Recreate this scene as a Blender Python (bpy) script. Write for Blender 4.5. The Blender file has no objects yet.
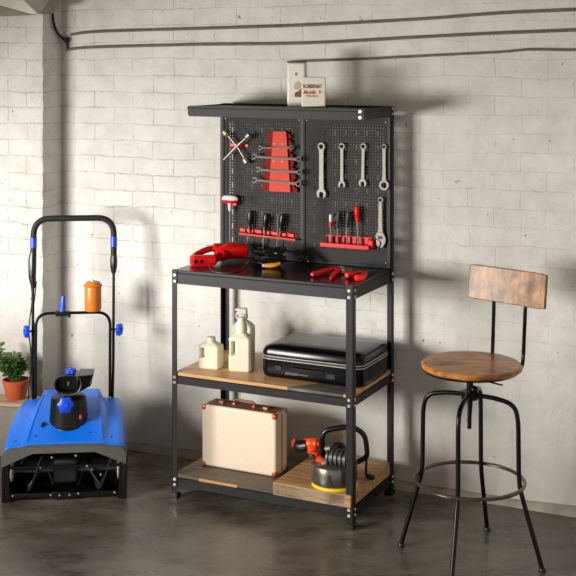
import bpy, bmesh, math, random
from mathutils import Vector, Matrix
random.seed(7)
SC = bpy.context.scene
COL = SC.collection
CAMH, F, CX, HY = 1.73, 1200.0, 288.0, 60.0
BX, BY, BANG = -0.459, 4.75, math.atan2(-0.34, 0.698)      # work bench frame: front left foot, turn
UX, UY = math.cos(BANG), math.sin(BANG)
VX, VY = -UY, UX
BW, BD = 0.776, 0.42
PEGV = 0.392

def W(u, v, z): return Vector((BX + u*UX + v*VX, BY + u*UY + v*VY, z))
def ray(px, py): return Vector(((px-CX)/F, 1.0, -(py-HY)/F))
def onz(px, py, z):                       # point on a horizontal surface at height z
    d = ray(px, py); t = (z-CAMH)/d.z
    return Vector((d.x*t, t, z))
def atY(px, py, Y):
    d = ray(px, py); return Vector((d.x*Y, Y, CAMH+d.z*Y))
def loc(p):                               # world to bench frame
    dx, dy = p.x-BX, p.y-BY
    return (dx*UX+dy*UY, dx*VX+dy*VY, p.z)
def bz(px, py, z): return loc(onz(px, py, z))
def peg(px, py, v=PEGV):                  # point on the pegboard face
    d = ray(px, py)
    t = ((BX*VX+BY*VY)+v)/(d.x*VX+d.y*VY)
    return loc(Vector((d.x*t, d.y*t, CAMH+d.z*t)))

# ---------------------------------------------------------------- mesh builder
class MB:
    def __init__(s): s.bm = bmesh.new()
    def box(s, c, size, rot=None):
        m = Matrix.Translation(c)
        if rot is not None: m = m @ rot
        m = m @ Matrix.Diagonal((size[0], size[1], size[2], 1))
        bmesh.ops.create_cube(s.bm, size=1, matrix=m); return s
    def bb(s, x0, x1, y0, y1, z0, z1):
        return s.box(((x0+x1)/2, (y0+y1)/2, (z0+z1)/2), (x1-x0, y1-y0, z1-z0))
    def cyl(s, p0, p1, r, r2=None, seg=20):
        p0, p1 = Vector(p0), Vector(p1); d = p1-p0
        q = d.to_track_quat('Z', 'Y').to_matrix().to_4x4()
        bmesh.ops.create_cone(s.bm, cap_ends=True, segments=seg, radius1=r, radius2=r if r2 is None else r2,
                              depth=d.length, matrix=Matrix.Translation((p0+p1)/2) @ q)
        return s
    def ball(s, c, r, sc=(1, 1, 1), seg=14):
        bmesh.ops.create_uvsphere(s.bm, u_segments=seg, v_segments=max(6, seg//2+2), radius=r,
                                  matrix=Matrix.Translation(c) @ Matrix.Diagonal((sc[0], sc[1], sc[2], 1)))
        return s
    def tube(s, path, r, seg=10, closed=False, flat=None):
        P = [Vector(p) for p in path]; n = len(P)
        R = r if isinstance(r, (list, tuple)) else [r]*n
        T = []
        for i in range(n):
            a = P[i-1] if (i > 0 or closed) else P[0]
            b = P[(i+1) % n] if (i < n-1 or closed) else P[-1]
            T.append((b-a).normalized())
        up = Vector((0, 0, 1)) if abs(T[0].z) < .9 else Vector((0, 1, 0))
        N = (up - T[0]*up.dot(T[0])).normalized(); rings = []
        for i in range(n):
            N = (N - T[i]*N.dot(T[i])).normalized(); B = T[i].cross(N)
            rings.append([s.bm.verts.new(P[i] + (N*math.cos(2*math.pi*k/seg)*(flat or 1) + B*math.sin(2*math.pi*k/seg))*R[i]) for k in range(seg)])
        m = n if closed else n-1
        for i in range(m):
            a, b = rings[i], rings[(i+1) % n]
            for k in range(seg):
                s.bm.faces.new((a[k], a[(k+1) % seg], b[(k+1) % seg], b[k]))
        if not closed:
            s.bm.faces.new(rings[0][::-1]); s.bm.faces.new(rings[-1])
        return s
    def lathe(s, prof, c=(0, 0, 0), seg=32, sx=1, sy=1, mat=None):
        M = mat or Matrix.Identity(4); c = Vector(c); rings = []
        for r, z in prof:
            if r < 1e-6: rings.append([s.bm.verts.new(M @ Vector((0, 0, z)) + c)])
            else: rings.append([s.bm.verts.new(M @ Vector((r*math.cos(2*math.pi*k/seg)*sx, r*math.sin(2*math.pi*k/seg)*sy, z)) + c) for k in range(seg)])
        for a, b in zip(rings, rings[1:]):
            for k in range(seg):
                k2 = (k+1) % seg
                if len(a) == 1 and len(b) == 1: continue
                if len(a) == 1: s.bm.faces.new((a[0], b[k2], b[k]))
                elif len(b) == 1: s.bm.faces.new((a[k], a[k2], b[0]))
                else: s.bm.faces.new((a[k], a[k2], b[k2], b[k]))
        return s
    def prism(s, pts, t, M=None, hole=None):
        """outline in the XZ plane, thickness t along Y (centred)"""
        M = M or Matrix.Identity(4)
        if hole is None:
            a = [s.bm.verts.new(M @ Vector((x, -t/2, z))) for x, z in pts]
            b = [s.bm.verts.new(M @ Vector((x, t/2, z))) for x, z in pts]
            s.bm.faces.new(a); s.bm.faces.new(b[::-1])
            n = len(a)
            for i in range(n): s.bm.faces.new((a[i], b[i], b[(i+1) % n], a[(i+1) % n]))
        else:
            n = len(pts)
            L = [[s.bm.verts.new(M @ Vector((x, y, z))) for x, z in q] for q in (pts, hole) for y in (-t/2, t/2)]
            oa, ob, ia, ib = L
            for i in range(n):
                j = (i+1) % n
                s.bm.faces.new((oa[i], oa[j], ia[j], ia[i])); s.bm.faces.new((ob[j], ob[i], ib[i], ib[j]))
                s.bm.faces.new((oa[j], oa[i], ob[i], ob[j])); s.bm.faces.new((ia[i], ia[j], ib[j], ib[i]))
        return s
    def loft(s, secs, cap=True, closed=True):
        R = [[s.bm.verts.new(p) for p in q] for q in secs]; n = len(R[0])
        for a, b in zip(R, R[1:]):
            for k in range(n if closed else n-1):
                s.bm.faces.new((a[k], a[(k+1) % n], b[(k+1) % n], b[k]))
        if cap and closed: s.bm.faces.new(R[0][::-1]); s.bm.faces.new(R[-1])
        return s
    def build(s, name, mat, parent=None, bevel=0, seg=2, ang=35, sub=0, solid=0):
        me = bpy.data.meshes.new(name)
        bmesh.ops.recalc_face_normals(s.bm, faces=s.bm.faces)
        s.bm.to_mesh(me); s.bm.free()
        for p in me.polygons: p.use_smooth = True
        me.set_sharp_from_angle(angle=math.radians(ang))
        o = bpy.data.objects.new(name, me); COL.objects.link(o)
        if mat: me.materials.append(mat)
        if parent: o.parent = parent
        if solid:
            m = o.modifiers.new('s', 'SOLIDIFY'); m.thickness = solid; m.offset = -1
        if bevel:
            m = o.modifiers.new('b', 'BEVEL'); m.width = bevel; m.segments = seg; m.limit_method = 'ANGLE'; m.angle_limit = math.radians(ang)
        if sub:
            m = o.modifiers.new('u', 'SUBSURF'); m.levels = sub; m.render_levels = sub
        return o

def tag(o, label=None, cat=None, group=None, kind=None):
    if label: o['label'] = label
    if cat: o['category'] = cat
    if group: o['group'] = group
    if kind: o['kind'] = kind
    return o
def thing(name, label, cat, location, rz=0, group=None, rot=None):
    o = bpy.data.objects.new(name, None); COL.objects.link(o)
    o.empty_display_size = .05
    o.location = location
    o.rotation_euler = rot if rot else (0, 0, rz)
    return tag(o, label, cat, group)
def place(o, location, rz=0, rot=None):
    o.location = location; o.rotation_euler = rot if rot else (0, 0, rz); return o
def copy_tree(o, parent=None):
    c = o.copy(); COL.objects.link(c)
    if parent: c.parent = parent
    for ch in list(o.children): copy_tree(ch, c)
    return c
def smooth_path(pts, n=6, closed=False):
    P = [Vector(p) for p in pts]; out = []; m = len(P)
    for i in range(m if closed else m-1):
        if closed: a, b, c, d = P[i-1], P[i], P[(i+1) % m], P[(i+2) % m]
        else: a, b, c, d = P[max(i-1, 0)], P[i], P[i+1], P[min(i+2, m-1)]
        for k in range(n):
            t = k/n
            out.append(.5*((2*b)+(c-a)*t+(2*a-5*b+4*c-d)*t*t+(3*b-a-3*c+d)*t**3))
    if not closed: out.append(P[-1])
    return out
def round_path(pts, rad, n=6):
    P = [Vector(p) for p in pts]; out = [P[0]]
    for i in range(1, len(P)-1):
        a, b, c = P[i-1], P[i], P[i+1]
        r = rad[i-1] if isinstance(rad, (list, tuple)) else rad
        p, q = b+(a-b).normalized()*r, b+(c-b).normalized()*r
        for k in range(n+1):
            t = k/n; out.append(p*(1-t)**2+b*2*t*(1-t)+q*t*t)
    out.append(P[-1]); return out

# ---------------------------------------------------------------- materials
def srgb(r, g, b): return tuple(((c/255)/12.92 if c/255 <= .04045 else ((c/255+.055)/1.055)**2.4) for c in (r, g, b))+(1,)
class NT:
    def __init__(s, name):
        s.m = bpy.data.materials.new(name); s.m.use_nodes = True; s.n = s.m.node_tree.nodes; s.l = s.m.node_tree.links
        s.b = s.n['Principled BSDF']; s.out = s.n['Material Output']
    def new(s, t, **k):
        x = s.n.new(t)
        for a, v in k.items():
            if a.startswith('i_'): x.inputs[a[2:].replace('_', ' ')].default_value = v
            else: setattr(x, a, v)
        return x
    def link(s, a, b): s.l.new(a, b)
    def math(s, op, a, b=None, c=None):
        x = s.n.new('ShaderNodeMath'); x.operation = op
        for i, v in enumerate((a, b, c)):
            if v is None: continue
            if isinstance(v, (int, float)): x.inputs[i].default_value = v
            else: s.l.new(v, x.inputs[i])
        return x.outputs[0]
    def ramp(s, fac, stops):
        x = s.n.new('ShaderNodeValToRGB'); e = x.color_ramp.elements
        e[0].position, e[0].color = stops[0]; e[1].position, e[1].color = stops[-1]
        for p, c in stops[1:-1]:
            q = e.new(p); q.color = c
        s.l.new(fac, x.inputs[0]); return x.outputs[0]
    def coord(s, scale=(1, 1, 1), kind='Object', rot=(0, 0, 0)):
        t = s.n.new('ShaderNodeTexCoord'); mp = s.n.new('ShaderNodeMapping')
        mp.inputs['Scale'].default_value = scale; mp.inputs['Rotation'].default_value = rot
        s.l.new(t.outputs[kind], mp.inputs[0]); return mp.outputs[0]
    def noise(s, vec, scale, detail=4, rough=.55, out='Fac'):
        x = s.new('ShaderNodeTexNoise'); x.inputs['Scale'].default_value = scale; x.inputs['Detail'].default_value = detail
        x.inputs['Roughness'].default_value = rough; s.l.new(vec, x.inputs['Vector']); return x.outputs[out]
    def mix(s, fac, a, b, mode='MIX'):
        x = s.n.new('ShaderNodeMix'); x.data_type = 'RGBA'; x.blend_type = mode
        for i, v in ((0, fac), (6, a), (7, b)):
            if isinstance(v, (int, float, tuple)): x.inputs[i].default_value = v
            else: s.l.new(v, x.inputs[i])
        return x.outputs[2]
    def bump(s, h, strength=.3, dist=.01, normal=None):
        x = s.new('ShaderNodeBump'); x.inputs['Strength'].default_value = strength; x.inputs['Distance'].default_value = dist
        s.l.new(h, x.inputs['Height'])
        if normal: s.l.new(normal, x.inputs['Normal'])
        s.l.new(x.outputs[0], s.b.inputs['Normal']); return x.outputs[0]
def plain(name, col, rough=.5, metal=0, var=.12, bump=0, scale=30, coat=0, spec=.5):
    t = NT(name); v = t.coord(); n = t.noise(v, scale)
    lo = tuple(c*(1-var) for c in col[:3])+(1,); hi = tuple(min(1, c*(1+var)) for c in col[:3])+(1,)
    t.link(t.ramp(n, [(.3, lo), (.7, hi)]), t.b.inputs['Base Color'])
    t.b.inputs['Roughness'].default_value = rough; t.b.inputs['Metallic'].default_value = metal
    t.b.inputs['Specular IOR Level'].default_value = spec
    if coat: t.b.inputs['Coat Weight'].default_value = coat; t.b.inputs['Coat Roughness'].default_value = .08
    if bump: t.bump(t.noise(v, scale*8), bump, .001)
    return t.m
def wood(name, c1, c2, c3, scale=(3, 40, 40), rough=.4, blotch=6, patch=None):
    t = NT(name); v = t.coord(scale)
    n = t.noise(v, 1.6, 8, .65); g = t.noise(v, 5, 4, .6)
    base = t.ramp(t.math('ADD', t.math('MULTIPLY', n, .75), t.math('MULTIPLY', g, .25)), [(.33, c1), (.5, c2), (.66, c3)])
    b2 = t.noise(t.coord((1, 1, 1)), blotch, 3)
    base = t.mix(t.ramp(b2, [(.45, (0, 0, 0, 1)), (.66, (.75, .75, .75, 1))]), base, tuple(x*.35 for x in c1[:3])+(1,)) if blotch else base
    t.link(base, t.b.inputs['Base Color']); t.b.inputs['Roughness'].default_value = rough
    t.bump(n, .15, .002); return t

def brick_mat(name):
    t = NT(name); v0 = t.coord()
    sep = t.new('ShaderNodeSeparateXYZ'); t.link(v0, sep.inputs[0])
    wob = t.noise(v0, 3.0, 3, out='Color')
    comb = t.new('ShaderNodeCombineXYZ')
    # the side face of the pier maps along its depth
    t.link(t.math('ADD', sep.outputs[0], sep.outputs[1]), comb.inputs[0]); t.link(sep.outputs[2], comb.inputs[1])
    wob2 = t.noise(v0, 34.0, 4, .65, out='Color')
    wv2 = t.new('ShaderNodeVectorMath', operation='SCALE'); t.link(wob2, wv2.inputs[0]); wv2.inputs['Scale'].default_value = .017
    wv1 = t.new('ShaderNodeVectorMath', operation='SCALE'); t.link(wob, wv1.inputs[0]); wv1.inputs['Scale'].default_value = .042
    wv = t.new('ShaderNodeVectorMath', operation='ADD'); t.link(wv1.outputs[0], wv.inputs[0]); t.link(wv2.outputs[0], wv.inputs[1])
    ad = t.new('ShaderNodeVectorMath', operation='ADD'); t.link(comb.outputs[0], ad.inputs[0]); t.link(wv.outputs[0], ad.inputs[1])
    br = t.new('ShaderNodeTexBrick'); t.link(ad.outputs[0], br.inputs['Vector'])
    br.inputs['Scale'].default_value = 1; br.inputs['Brick Width'].default_value = .205; br.inputs['Row Height'].default_value = .0735
    br.inputs['Mortar Size'].default_value = .0036; br.inputs['Mortar Smooth'].default_value = 1; br.inputs['Bias'].default_value = 0
    br.inputs['Color1'].default_value = (1, 1, 1, 1); br.inputs['Color2'].default_value = (.93, .93, .93, 1); br.inputs['Mortar'].default_value = (0, 0, 0, 1)
    fade = t.ramp(t.noise(v0, 2.2, 5, .7), [(.36, (0, 0, 0, 1)), (.58, (1, 1, 1, 1))])
    mort = t.math('MULTIPLY', br.outputs['Fac'], t.math('ADD', t.math('MULTIPLY', fade, .72), .05))
    pits = t.ramp(t.noise(v0, 34, 4, .7), [(.5, (0, 0, 0, 1)), (.62, (1, 1, 1, 1))])
    # lower wall is rendered over smooth
    low = t.new('ShaderNodeMapRange'); t.link(sep.outputs[2], low.inputs[0]); low.inputs[1].default_value = .35; low.inputs[2].default_value = .8
    low.inputs[3].default_value = .25; low.inputs[4].default_value = 1
    mort = t.math('MULTIPLY', mort, low.outputs[0])
    thick = t.new('ShaderNodeMapRange'); t.link(sep.outputs[0], thick.inputs[0])      # thicker paint coats towards the right
    thick.inputs[1].default_value = .9; thick.inputs[2].default_value = 1.8; thick.inputs[3].default_value = 1; thick.inputs[4].default_value = .5
    mort = t.math('MULTIPLY', mort, thick.outputs[0])
    fine = t.noise(v0, 55, 6, .65); mid = t.noise(v0, 11, 6, .6); big = t.noise(v0, 1.3, 4)
    paint = t.ramp(big, [(.3, srgb(210, 207, 201)), (.7, srgb(228, 226, 221))])
    paint = t.mix(t.ramp(mid, [(.42, (0, 0, 0, 1)), (.75, (.5, .5, .5, 1))]), paint, srgb(190, 182, 168))
    paint = t.mix(t.math('MULTIPLY', mort, .28), paint, srgb(140, 128, 112))
    paint = t.mix(t.math('MULTIPLY', t.math('MULTIPLY', mort, pits), .6), paint, srgb(96, 84, 70))
    scr = t.ramp(t.noise(t.coord((1, 1, .35)), 38, 5, .7), [(.66, (0, 0, 0, 1)), (.72, (1, 1, 1, 1))])
    paint = t.mix(t.math('MULTIPLY', scr, .35), paint, srgb(120, 106, 90))
    chips = t.ramp(t.noise(v0, 27, 4, .6), [(.69, (0, 0, 0, 1)), (.72, (1, 1, 1, 1))])
    paint = t.mix(t.math('MULTIPLY', chips, .75), paint, srgb(112, 98, 84))
    # blends to bare grey cement, darker towards the foot of the wall
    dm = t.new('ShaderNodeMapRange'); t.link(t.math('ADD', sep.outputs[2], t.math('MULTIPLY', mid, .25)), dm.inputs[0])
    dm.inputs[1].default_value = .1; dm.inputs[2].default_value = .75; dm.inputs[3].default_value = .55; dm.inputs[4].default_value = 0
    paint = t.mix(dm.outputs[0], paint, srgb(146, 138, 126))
    t.link(paint, t.b.inputs['Base Color'])
    t.b.inputs['Roughness'].default_value = .75; t.b.inputs['Specular IOR Level'].default_value = .25
    h = t.math('ADD', t.math('MULTIPLY', mort, -.6), t.math('ADD', t.math('MULTIPLY', fine, .5), t.math('MULTIPLY', mid, 1.3)))
    h = t.math('ADD', h, t.math('MULTIPLY', chips, -.7))
    t.bump(h, .8, .006); return t.m

def floor_mat():
    t = NT('concrete'); v = t.coord()
    big = t.noise(v, 1.7, 6, .6); mid = t.noise(t.coord((1, 2.2, 1)), 4.5, 8, .68); fine = t.noise(v, 70, 4)
    c = t.ramp(t.math('ADD', t.math('MULTIPLY', big, .5), t.math('MULTIPLY', mid, .5)),
               [(.36, srgb(62, 55, 47)), (.5, srgb(97, 89, 78)), (.64, srgb(134, 125, 111))])
    cr = t.ramp(t.noise(v, 26, 2), [(.74, (0, 0, 0, 1)), (.76, (1, 1, 1, 1))])
    c = t.mix(t.math('MULTIPLY', cr, .5), c, srgb(175, 168, 155))
    t.link(c, t.b.inputs['Base Color'])
    r = t.ramp(mid, [(.3, (.16, .16, .16, 1)), (.7, (.42, .42, .42, 1))]); t.link(r, t.b.inputs['Roughness'])
    t.bump(t.math('ADD', t.math('MULTIPLY', mid, .6), t.math('MULTIPLY', fine, .1)), .18, .01); return t.m

def peg_mat():
    t = NT('punched_steel'); v = t.coord(); s = t.new('ShaderNodeSeparateXYZ'); t.link(v, s.inputs[0]); x, z = s.outputs[0], s.outputs[2]
    p = .0116
    def near(c, step): # distance to nearest multiple
        q = t.math('DIVIDE', c, step); return t.math('MULTIPLY', t.math('ABSOLUTE', t.math('SUBTRACT', q, t.math('ROUND', q))), step)
    dx, dz = near(x, p), near(z, p)
    rnd = t.math('LESS_THAN', t.math('ADD', t.math('MULTIPLY', dx, dx), t.math('MULTIPLY', dz, dz)), .0027**2)
    sl = t.math('MULTIPLY', t.math('LESS_THAN', near(x, 4*p), .0034), t.math('LESS_THAN', near(z, 5*p), .0120))
    clear = t.math('MULTIPLY', t.math('LESS_THAN', near(x, 4*p), .0070), t.math('LESS_THAN', near(z, 5*p), .0135))
    hole = t.math('MAXIMUM', sl, t.math('MULTIPLY', rnd, t.math('SUBTRACT', 1, t.math('MULTIPLY', clear, 1))))
    inx = t.math('LESS_THAN', t.math('ABSOLUTE', x), .166)
    inz = t.math('LESS_THAN', t.math('ABSOLUTE', t.math('SUBTRACT', z, .012)), .254)
    hole = t.math('MULTIPLY', hole, t.math('MULTIPLY', inx, inz))
    t.b.inputs['Base Color'].default_value = srgb(46, 45, 42); t.b.inputs['Roughness'].default_value = .6; t.b.inputs['Specular IOR Level'].default_value = .2
    tr = t.new('ShaderNodeBsdfTransparent'); mx = t.new('ShaderNodeMixShader')
    t.link(hole, mx.inputs[0]); t.link(t.b.outputs[0], mx.inputs[1]); t.link(tr.outputs[0], mx.inputs[2]); t.link(mx.outputs[0], t.out.inputs[0])
    return t.m

M = {}
M['brick'] = brick_mat('painted_brick'); M['floor'] = floor_mat(); M['peg'] = peg_mat()
M['steel'] = plain('black_powder_steel', srgb(22, 21, 20), .48, 0, .15, .1, spec=.33)
M['shelfsteel'] = plain('dark_grey_steel', srgb(50, 49, 46), .5, 0, .1, .1, spec=.2)
M['top'] = plain('black_top', srgb(15, 14, 13), .24, 0, .1)
M['bolt'] = plain('zinc_bolt', srgb(225, 222, 212), .3, .7)
M['chrome'] = plain('chrome_steel', srgb(152, 144, 132), .34, .5, .05)
M['satin'] = plain('satin_steel', srgb(140, 136, 127), .5, .3, .06)
M['red'] = plain('red_plastic', srgb(214, 6, 10), .38, 0, .05, spec=.3)
M['gripred'] = plain('red_grip', srgb(250, 34, 22), .4, 0, .04, spec=.35)
M['litred'] = plain('lit_red_plastic', srgb(216, 78, 62), .6, 0, .04, spec=.15)  # rack red with the light on its front faces mixed into the colour
M['shadered'] = plain('shaded_red_plastic', srgb(132, 6, 6), .6, 0, .05, spec=.12)  # darker copy of the rack red, shade of the side parts painted in
M['blk'] = plain('black_plastic', srgb(13, 13, 13), .33, 0, .15)
M['blkrough'] = plain('black_rubber', srgb(24, 24, 23), .65, 0, .2)
M['handle'] = plain('dark_grip', srgb(40, 42, 40), .5, 0, .1)
M['gloss'] = plain('black_hard_shell', srgb(9, 9, 9), .2, 0, .1, spec=.3)
M['blue'] = plain('blue_plastic', srgb(8, 124, 255), .36, 0, .03, coat=.15)
M['blue2'] = plain('blue_knob', srgb(22, 78, 225), .35, 0, .05)
M['greylip'] = plain('grey_plastic', srgb(92, 90, 84), .5, 0, .06)
M['orange'] = plain('orange_plastic', srgb(226, 122, 34), .35, 0, .06)
M['toolorange'] = plain('tool_orange', srgb(240, 78, 22), .35, 0, .06)
M['yellow'] = plain('yellow_rubber', srgb(240, 208, 30), .5, 0, .04)
M['amber'] = plain('amber_plug', srgb(232, 160, 30), .45, 0, .04)
M['cream'] = plain('cream_plastic', srgb(228, 221, 196), .4, 0, .03)
M['cream2'] = plain('cream_cap', srgb(234, 228, 208), .4, 0, .03)
M['case'] = plain('cream_leatherette', srgb(240, 220, 196), .55, 0, .03, .25, 60)
M['caseedge'] = plain('brown_case_edge', srgb(120, 84, 56), .55, 0, .1)
M['copper'] = plain('copper_cap', srgb(206, 104, 50), .35, .45, .1)
M['brass'] = plain('brass', srgb(196, 150, 98), .35, .7, .1)
M['white'] = plain('white_paint', srgb(232, 228, 216), .45, 0, .03)
M['paper'] = plain('white_tin_print', srgb(236, 228, 210), .4, 0, .02)
M['green'] = plain('dark_green_ink', srgb(52, 60, 44), .6); M['redink'] = plain('red_ink', srgb(196, 70, 62), .6)
M['brownink'] = plain('brown_ink', srgb(126, 84, 56), .6, 0, .4, 0, 90); M['tanink'] = plain('tan_ink', srgb(202, 178, 140), .6, 0, .2, 0, 120); M['greyink'] = plain('grey_ink', srgb(120, 116, 106), .6)
M['terra'] = plain('terracotta', srgb(196, 92, 52), .75, 0, .12, .2)
M['soil'] = plain('soil', srgb(50, 34, 24), .95, 0, .4, .5)
M['leaf'] = plain('leaf', srgb(84, 122, 50), .45, 0, .5, 0, 45); M['stem'] = plain('stem', srgb(90, 104, 50), .6)
M['conc'] = plain('cement', srgb(150, 142, 130), .85, 0, .2, .4, 12)
M['pipe'] = plain('painted_pipe', srgb(112, 100, 84), .6, 0, .2)
M['wallpaint'] = plain('plain_wall_paint', srgb(196, 188, 174), .8, 0, .08, .2, 4)
M['grille'] = plain('machine_grey', srgb(84, 84, 80), .4, .5, .15)
M['tin'] = plain('brushed_housing', srgb(120, 114, 104), .3, .75, .15)
M['iron'] = plain('black_iron', srgb(22, 22, 21), .3, .6, .15)
M['ringsteel'] = plain('worn_steel_ring', srgb(120, 110, 94), .25, .85, .25)
M['clear'] = plain('pale_grip', srgb(220, 210, 205), .3, 0, .05)
t = wood('shelf_board_wood', srgb(176, 124, 72), srgb(206, 156, 98), srgb(222, 178, 120), (2.2, 30, 30), .5, 0)
M['board'] = t.m
tw = wood('worn_shelf_board_wood', srgb(176, 124, 72), srgb(206, 156, 98), srgb(222, 178, 120), (2.2, 30, 30), .4, 0)
# grey worn area, front right of the middle board: x > .47 and y < .075 with a stepped outline
v = tw.coord(); s = tw.new('ShaderNodeSeparateXYZ'); tw.link(v, s.inputs[0])
nn = tw.math('MULTIPLY', tw.math('SUBTRACT', tw.noise(v, 14, 3), .5), .05)
g1 = tw.math('GREATER_THAN', tw.math('ADD', tw.math('SUBTRACT', s.outputs[0], tw.math('MULTIPLY', s.outputs[1], .9)), nn), .50)
g2 = tw.math('LESS_THAN', tw.math('ADD', s.outputs[1], nn), .112)
g3 = tw.math('LESS_THAN', s.outputs[0], .735)
old = tw.b.inputs['Base Color'].links[0].from_socket
grey = tw.ramp(tw.noise(tw.coord((4, 20, 4)), 2.5, 5), [(.3, srgb(52, 47, 42)), (.7, srgb(124, 116, 106))])
tw.link(tw.mix(tw.math('MULTIPLY', tw.math('MULTIPLY', g1, g2), g3), old, grey), tw.b.inputs['Base Color'])
M['midboard'] = tw.m
M['thick'] = wood('rough_plank_wood', srgb(150, 104, 64), srgb(190, 146, 98), srgb(214, 172, 122), (2.5, 26, 26), .55, 0).m
M['plankend'] = wood('plank_side_wood', srgb(120, 96, 72), srgb(168, 142, 110), srgb(196, 172, 140), (5, 5, 60), .7, 9).m
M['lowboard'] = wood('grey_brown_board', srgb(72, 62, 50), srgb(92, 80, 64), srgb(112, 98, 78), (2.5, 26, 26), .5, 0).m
M['seatwood'] = wood('stool_wood', srgb(136, 78, 30), srgb(196, 128, 58), srgb(224, 166, 92), (4, 30, 30), .28, 11).m
M['backwood'] = wood('stool_back_wood', srgb(92, 56, 26), srgb(160, 108, 58), srgb(206, 156, 98), (16, 30, 5), .4, 16).m
M['ledgewood'] = wood('ledge_wood', srgb(150, 124, 96), srgb(190, 164, 130), srgb(214, 192, 160), (2, 20, 20), .6, 0).m

# ---------------------------------------------------------------- the room
WANG = math.atan(-.439); wu = Vector((math.cos(WANG), math.sin(WANG), 0)); wn = Vector((math.sin(WANG), -math.cos(WANG), 0))
W0 = Vector((-1.038, 5.511, 0))            # corner where the pier meets the back wall
def struct(o): o['kind'] = 'structure'; return o
o = struct(MB().bb(-.02, 5.0, 0, .15, 0, 2.6).build('wall_back', M['brick'])); place(o, W0, WANG)
# pier with a slightly ragged arris
mb = MB(); n = 90; secs = []
for i in range(n+1):
    z = 2.6*i/n; j = lambda a: (random.random()-.5)*a
    secs.append([(-1.75, .15, z), (-1.75, -.156, z), (-.012, -.156+j(.002), z), (j(.006), -.150+j(.003), z), (j(.002), -.138, z), (0, .15, z)])
mb.loft([[Vector(q) for q in s_] for s_ in secs]); o = struct(mb.build('wall_pier', M['brick'], ang=50)); place(o, W0, WANG)
struct(MB().bb(-3.2, 5.0, -1.6, 6.6, -.1, 0).build('floor', M['floor']))
struct(MB().bb(-3.2, 5.0, -1.6, 6.6, 2.6, 2.7).build('ceiling', M['wallpaint']))
# left wall with the window opening, out of the frame, which lets the daylight in
LX = -2.35; wy0, wy1, wz0, wz1 = 2.0, 4.5, .66, 1.50
struct(MB().bb(LX-.2, LX, -.6, 6.4, 0, wz0).bb(LX-.2, LX, -.6, 6.4, wz1, 2.6).bb(LX-.2, LX, -.6, wy0, wz0, wz1).bb(LX-.2, LX, wy1, 6.4, wz0, wz1).build('wall_left', M['wallpaint']))
mb = MB().bb(LX-.12, LX-.07, wy0, wy1, wz0, wz0+.05).bb(LX-.12, LX-.07, wy0, wy1, wz1-.05, wz1)
for y in (wy0, (wy0+wy1)/2-.025, wy1-.05): mb.bb(LX-.12, LX-.07, y, y+.05, wz0, wz1)
struct(mb.build('window_1', M['white']))
# white painted sloping beam end over the pier, its shading built as grey blocks
def pierpt(px, py, off):
    base = W0 + wn*(.156+off); d = ray(px, py); t_ = base.dot(wn)/(d.x*wn.x+d.y*wn.y)
    return Vector((d.x*t_, d.y*t_, CAMH+d.z*t_))
def pierblock(name, pts, o0, o1, mat):
    q = [pierpt(x, y, o1) for x, y in pts]; return struct(MB().loft([q, [p-wn*(o1-o0) for p in q]]).build(name, mat))
pierblock('trim_1', [(-60, -26), (10, -14), (37, 13), (30, 14), (-60, -12)], -.001, .06, M['white'])
pierblock('trim_2', [(11, -14), (60, -14), (43, 9), (38, 13.5)], -.001, .10, M['conc'])  # grey colour stands in for the shaded right side of the beam
pierblock('trim_4', [(-60, -11), (30, 14.5), (36, 14.5), (-60, 19)], -.001, .02, M['conc'])  # thin grey wedge painted in for the shading under the white beam
# lumpy cement lip at the foot of the wall
mb = MB(); secs = []
for i in range(81):
    x = 4.9*i/80; a = .028+random.random()*.012; h = .022+random.random()*.010
    secs.append([Vector((x, 0.01, 0)), Vector((x, -a, 0)), Vector((x, -a+.008, h*.7)), Vector((x, -.004, h)), Vector((x, .01, h))])
mb.loft(secs); o = struct(mb.build('baseboard_back', M['conc'], ang=60)); place(o, W0, WANG)
# concrete ledge with a board, left
e0 = atY(31, 404, 5.2)
mb = MB().bb(-1.0, 0, 0, .10, 0, .222); o = struct(mb.build('trim_3', M['conc'], bevel=.004)); place(o, Vector((e0.x-.01, e0.y+.01, 0)), math.radians(-10))
o = MB().bb(-1.0, .012, -.012, .115, 0, .018).build('ledge_board', M['ledgewood'], bevel=.003)
place(o, Vector((e0.x-.01, e0.y+.01, .222)), math.radians(-10)); tag(o, 'pale worn wooden board topping the low ledge under the potted plant', 'board')

# ---------------------------------------------------------------- wall pipes
def wallpt(px, py, off):
    base = W0 + wn*off; d = ray(px, py)
    nrm = wn; t_ = (base.dot(nrm))/(d.x*nrm.x+d.y*nrm.y)
    return Vector((d.x*t_, d.y*t_, CAMH+d.z*t_))
def pipe(pts, r, label, extra=None):
    P = smooth_path([wallpt(x, y, .012) for x, y in pts], 5)
    o = MB().tube(P, r, 8).build('wall_pipe', M['pipe']); tag(o, label, 'pipe', None)
pipe([(71, 34.5), (100, 31.5), (200, 28.5), (306, 25), (420, 19), (500, 13), (576, 9.5), (640, 6)], .0062, 'topmost of the three thin pipes along the brick wall')
pipe([(66, 51), (71, 49), (100, 47), (200, 44.5), (306, 43), (420, 37), (500, 33), (576, 30), (640, 27)], .0062, 'middle of the three thin pipes, running just under the top one')
pipe([(289, 62), (306, 61), (360, 59), (440, 55), (500, 52), (530, 49.5), (576, 50), (640, 50)], .005, 'lowest and shortest wall pipe, starting behind the white tin')
tb = MB().tube(smooth_path([wallpt(51.5, -8, .10), wallpt(53, 18, .085), wallpt(56, 30, .065), wallpt(61, 37, .03), wallpt(66, 40, .014)], 5), .006, 8)
c = wallpt(66.5, 40, .016); tb.ball(c, .014); tb.tube([wallpt(67, 41, .012), wallpt(67.5, 50, .012)], .005, 8)
for z_ in (0,): pass
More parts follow.
